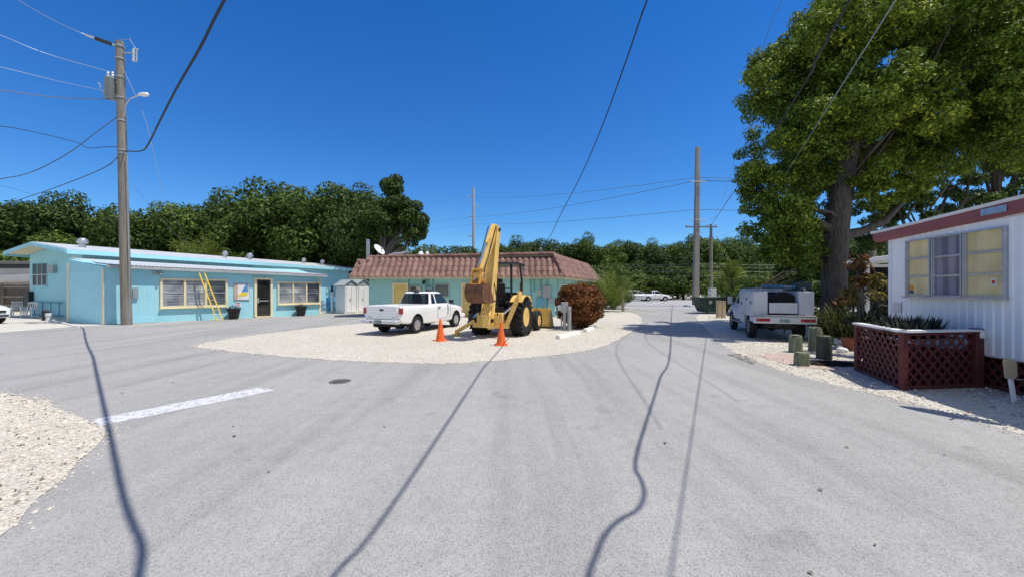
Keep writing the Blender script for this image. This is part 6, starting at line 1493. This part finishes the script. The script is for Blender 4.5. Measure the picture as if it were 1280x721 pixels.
airy('airy_tree', 15.5, 26, [(at(px_, py_, 26 + r_.uniform(-2, 2)), r_.uniform(1.1, 1.6)) for px_, py_ in ((1012, 330), (1030, 315), (1078, 338), (1090, 320), (1060, 345), (990, 345), (1110, 300), (1018, 300))], 13000, .2, L_A, 'dark small tree between the big trunk and the far bushes', 35, 1.5)
x, y = at(1091, 300, 24)[:2]; o = MB().tube([(0, 0, 0), (0, 0, 6.0)], [.16, .13], 12).build('pole', PWOOD, loc=(x, y, 0)); tag(o, 'short wooden pole showing above the porch roof right of the big trunk', 'pole')
# planting around the trunk and porch
def blades(name, X, Y, n, L, m, lb, seed, spread=.35, w=.02):
    r = np.random.default_rng(seed); t = empty(name, (X, Y, 0), lb, 'plant'); V = []
    for i in range(n):
        a = r.uniform(0, 6.28); el = r.uniform(.9, 1.5); l = L * r.uniform(.7, 1.15); p = np.array([r.normal() * spread, r.normal() * spread, 0.0]); d = np.array([math.cos(a) * math.cos(el), math.sin(a) * math.cos(el), math.sin(el)]); s_ = np.array([-math.sin(a), math.cos(a), 0])
        for k in range(7):
            d = d + np.array([math.cos(a) * .06, math.sin(a) * .06, -.16 * (k / 3)]); d /= np.linalg.norm(d); q = p + d * l / 7; wa, wb = w * (1 - (k / 7) ** 2), w * (1 - ((k + 1) / 7) ** 2)
            V += [p - s_ * wa, p + s_ * wa, q + s_ * wb, q - s_ * wb]; p = q
    link('blades', quads('blades', np.array(V)), m, t, smooth=0); return t
L_BL = leaf_mat('leaf_blade', (.035, .05, .018), (.15, .165, .065), .25, 2)
x, y = G(1048, 427); blades('grass_plant', x, y, 420, 1.6, L_BL, 'clump of long drooping dark leaves at the foot of the big trunk', 41, .32)
x, y = G(1070, 430); blades('grass_plant', x, y + .3, 300, 1.4, L_BL, 'clump of long drooping leaves next to the terracotta pot', 42, .3)
def croton(X, Y, h, n, m, lb, seed, stems=3, size=.26):
    r = np.random.default_rng(seed); t = empty('croton_plant', (X, Y, 0), lb, 'plant'); mb = MB(); pos = []; out = []
    for k in range(stems):
        e = np.array([r.normal() * .18, r.normal() * .14, h * r.uniform(.75, 1.0)]); mb.tube([(r.normal() * .05, r.normal() * .05, 0), tuple(e * .5 + r.normal(size=3) * .03), tuple(e)], [.02, .016, .012], 6)
        for j in range(n // stems): d = r.normal(size=3); d[2] = abs(d[2]) * .6; d /= np.linalg.norm(d); pos.append(e + d * r.uniform(.05, .24) - np.array([0, 0, r.uniform(0, .22)])); out.append(d)
    mb.build('stems', BARK, t); link('foliage', leaf_cloud('foliage', np.array(pos), np.array(out), size, .28, r, .1, .2), m, t, smooth=0)
L_CR = leaf_mat('leaf_croton_orange', (.035, .02, .012), (.22, .11, .025), .25, 2, tip=(.42, .20, .04)); L_CY = leaf_mat('leaf_croton_yellow', (.05, .05, .015), (.24, .20, .05), .3, 2)
x, y = at(1080, 380, 10.6)[:2]; croton(x, y, 2.45, 150, L_CR, 'tall croton with orange and dark leaves left of the porch screen', 51, 4)
x, y = at(1104, 380, 10.3)[:2]; croton(x, y, 2.2, 70, L_CY, 'thin stemmed plant with yellow orange leaf head before the porch', 52, 1, .3)
x, y = at(1064, 400, 13.2)[:2]; croton(x, y, 1.6, 130, L_CR, 'low orange leaved croton next to the big trunk', 53, 4)
x, y = at(1092, 400, 10.2)[:2]; croton(x, y, 1.25, 200, leaf_mat('leaf_dark', (.012, .018, .01), (.05, .06, .025), .2, 2), 'dark leafy shrub under the croton by the porch', 54, 5)
x, y = at(1072, 372, 11.6)[:2]; croton(x, y, 1.95, 120, L_CY, 'yellow green leafy plant at the porch post', 55, 3)
# ------------------------------------------------------------------ light, sky, camera
SUN = Vector((.445, -.10, 1)).normalized(); el = math.asin(SUN.z); az = math.atan2(SUN.x, SUN.y)
sl_ = bpy.data.lights.new('sun', 'SUN'); sl_.energy = 4.5; sl_.angle = R(.42); sl_.color = (1.0, .945, .85)
so_ = bpy.data.objects.new('sun', sl_); col.objects.link(so_); so_.rotation_euler = SUN.to_track_quat('Z', 'Y').to_euler(); so_.location = (20, -5, 40)
w = bpy.data.worlds.new('World'); scene.world = w; w.use_nodes = True
n = w.node_tree; n.nodes.clear()
out = n.nodes.new('ShaderNodeOutputWorld'); bg = n.nodes.new('ShaderNodeBackground'); sky = n.nodes.new('ShaderNodeTexSky')
sky.sky_type = 'NISHITA'; sky.sun_disc = False; sky.sun_elevation = el; sky.sun_rotation = az; sky.air_density = 1.0; sky.dust_density = 0.0; sky.ozone_density = 4.0; sky.altitude = 0
hs = n.nodes.new('ShaderNodeHueSaturation'); hs.inputs['Saturation'].default_value = 1.34; hs.inputs['Value'].default_value = 1.0
n.links.new(sky.outputs[0], hs.inputs['Color']); tint = n.nodes.new('ShaderNodeMix'); tint.data_type = 'RGBA'; tint.blend_type = 'MULTIPLY'; tint.inputs[0].default_value = 1; tint.inputs[7].default_value = (.80, .83, 1.0, 1)
n.links.new(hs.outputs[0], tint.inputs[6])
tg_ = n.nodes.new('ShaderNodeTexCoord'); sz_ = n.nodes.new('ShaderNodeSeparateXYZ'); n.links.new(tg_.outputs['Generated'], sz_.inputs[0])
mr_ = n.nodes.new('ShaderNodeMapRange'); mr_.inputs[1].default_value = .05; mr_.inputs[2].default_value = .45; n.links.new(sz_.outputs['Z'], mr_.inputs[0])
tm_ = n.nodes.new('ShaderNodeMix'); tm_.data_type = 'RGBA'; tm_.inputs[6].default_value = (.52, .76, .96, 1); tm_.inputs[7].default_value = (.80, .79, .99, 1)
n.links.new(mr_.outputs[0], tm_.inputs[0]); n.links.new(tm_.outputs[2], tint.inputs[7])
# added pale haze round the sun and unseen cloud behind the photographer as fill
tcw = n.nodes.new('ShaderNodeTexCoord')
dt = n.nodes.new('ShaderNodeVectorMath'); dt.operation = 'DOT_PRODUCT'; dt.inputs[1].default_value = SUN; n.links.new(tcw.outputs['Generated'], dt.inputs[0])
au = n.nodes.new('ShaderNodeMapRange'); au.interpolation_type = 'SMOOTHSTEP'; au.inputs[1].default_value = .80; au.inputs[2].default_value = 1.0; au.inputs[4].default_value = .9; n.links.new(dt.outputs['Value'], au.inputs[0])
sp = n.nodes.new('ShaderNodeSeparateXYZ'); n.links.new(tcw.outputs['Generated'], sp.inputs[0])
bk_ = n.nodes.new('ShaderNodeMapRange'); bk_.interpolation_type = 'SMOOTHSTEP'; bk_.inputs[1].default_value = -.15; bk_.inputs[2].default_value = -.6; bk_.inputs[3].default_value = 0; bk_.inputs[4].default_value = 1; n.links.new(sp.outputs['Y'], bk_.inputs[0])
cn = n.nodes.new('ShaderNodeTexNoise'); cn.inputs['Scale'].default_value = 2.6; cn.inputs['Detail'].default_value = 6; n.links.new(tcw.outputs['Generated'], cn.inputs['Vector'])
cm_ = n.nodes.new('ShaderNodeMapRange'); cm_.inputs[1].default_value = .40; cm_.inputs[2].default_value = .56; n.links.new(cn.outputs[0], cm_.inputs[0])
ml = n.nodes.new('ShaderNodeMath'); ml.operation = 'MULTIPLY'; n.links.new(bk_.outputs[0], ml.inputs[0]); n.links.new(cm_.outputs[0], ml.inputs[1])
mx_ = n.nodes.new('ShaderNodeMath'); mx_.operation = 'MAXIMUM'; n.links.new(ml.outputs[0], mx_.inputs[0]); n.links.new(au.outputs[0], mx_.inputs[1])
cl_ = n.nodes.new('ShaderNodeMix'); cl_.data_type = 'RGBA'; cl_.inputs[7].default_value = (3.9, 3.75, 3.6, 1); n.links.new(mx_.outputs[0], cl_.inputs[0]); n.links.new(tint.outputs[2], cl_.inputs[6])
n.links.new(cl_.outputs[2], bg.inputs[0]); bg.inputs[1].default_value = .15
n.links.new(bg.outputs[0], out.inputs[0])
cam = bpy.data.cameras.new('camera'); co = bpy.data.objects.new('camera', cam); col.objects.link(co); scene.camera = co
co.location = (0, 0, CH); co.rotation_euler = (R(90), 0, 0); cam.sensor_width = 36; cam.lens = FPX / 1280 * 36; cam.shift_y = (HY - 360.5) / 1280; cam.clip_end = 3000; cam.clip_start = .05
scene.view_settings.view_transform = 'Standard'; scene.view_settings.look = 'None'; scene.view_settings.exposure = 0
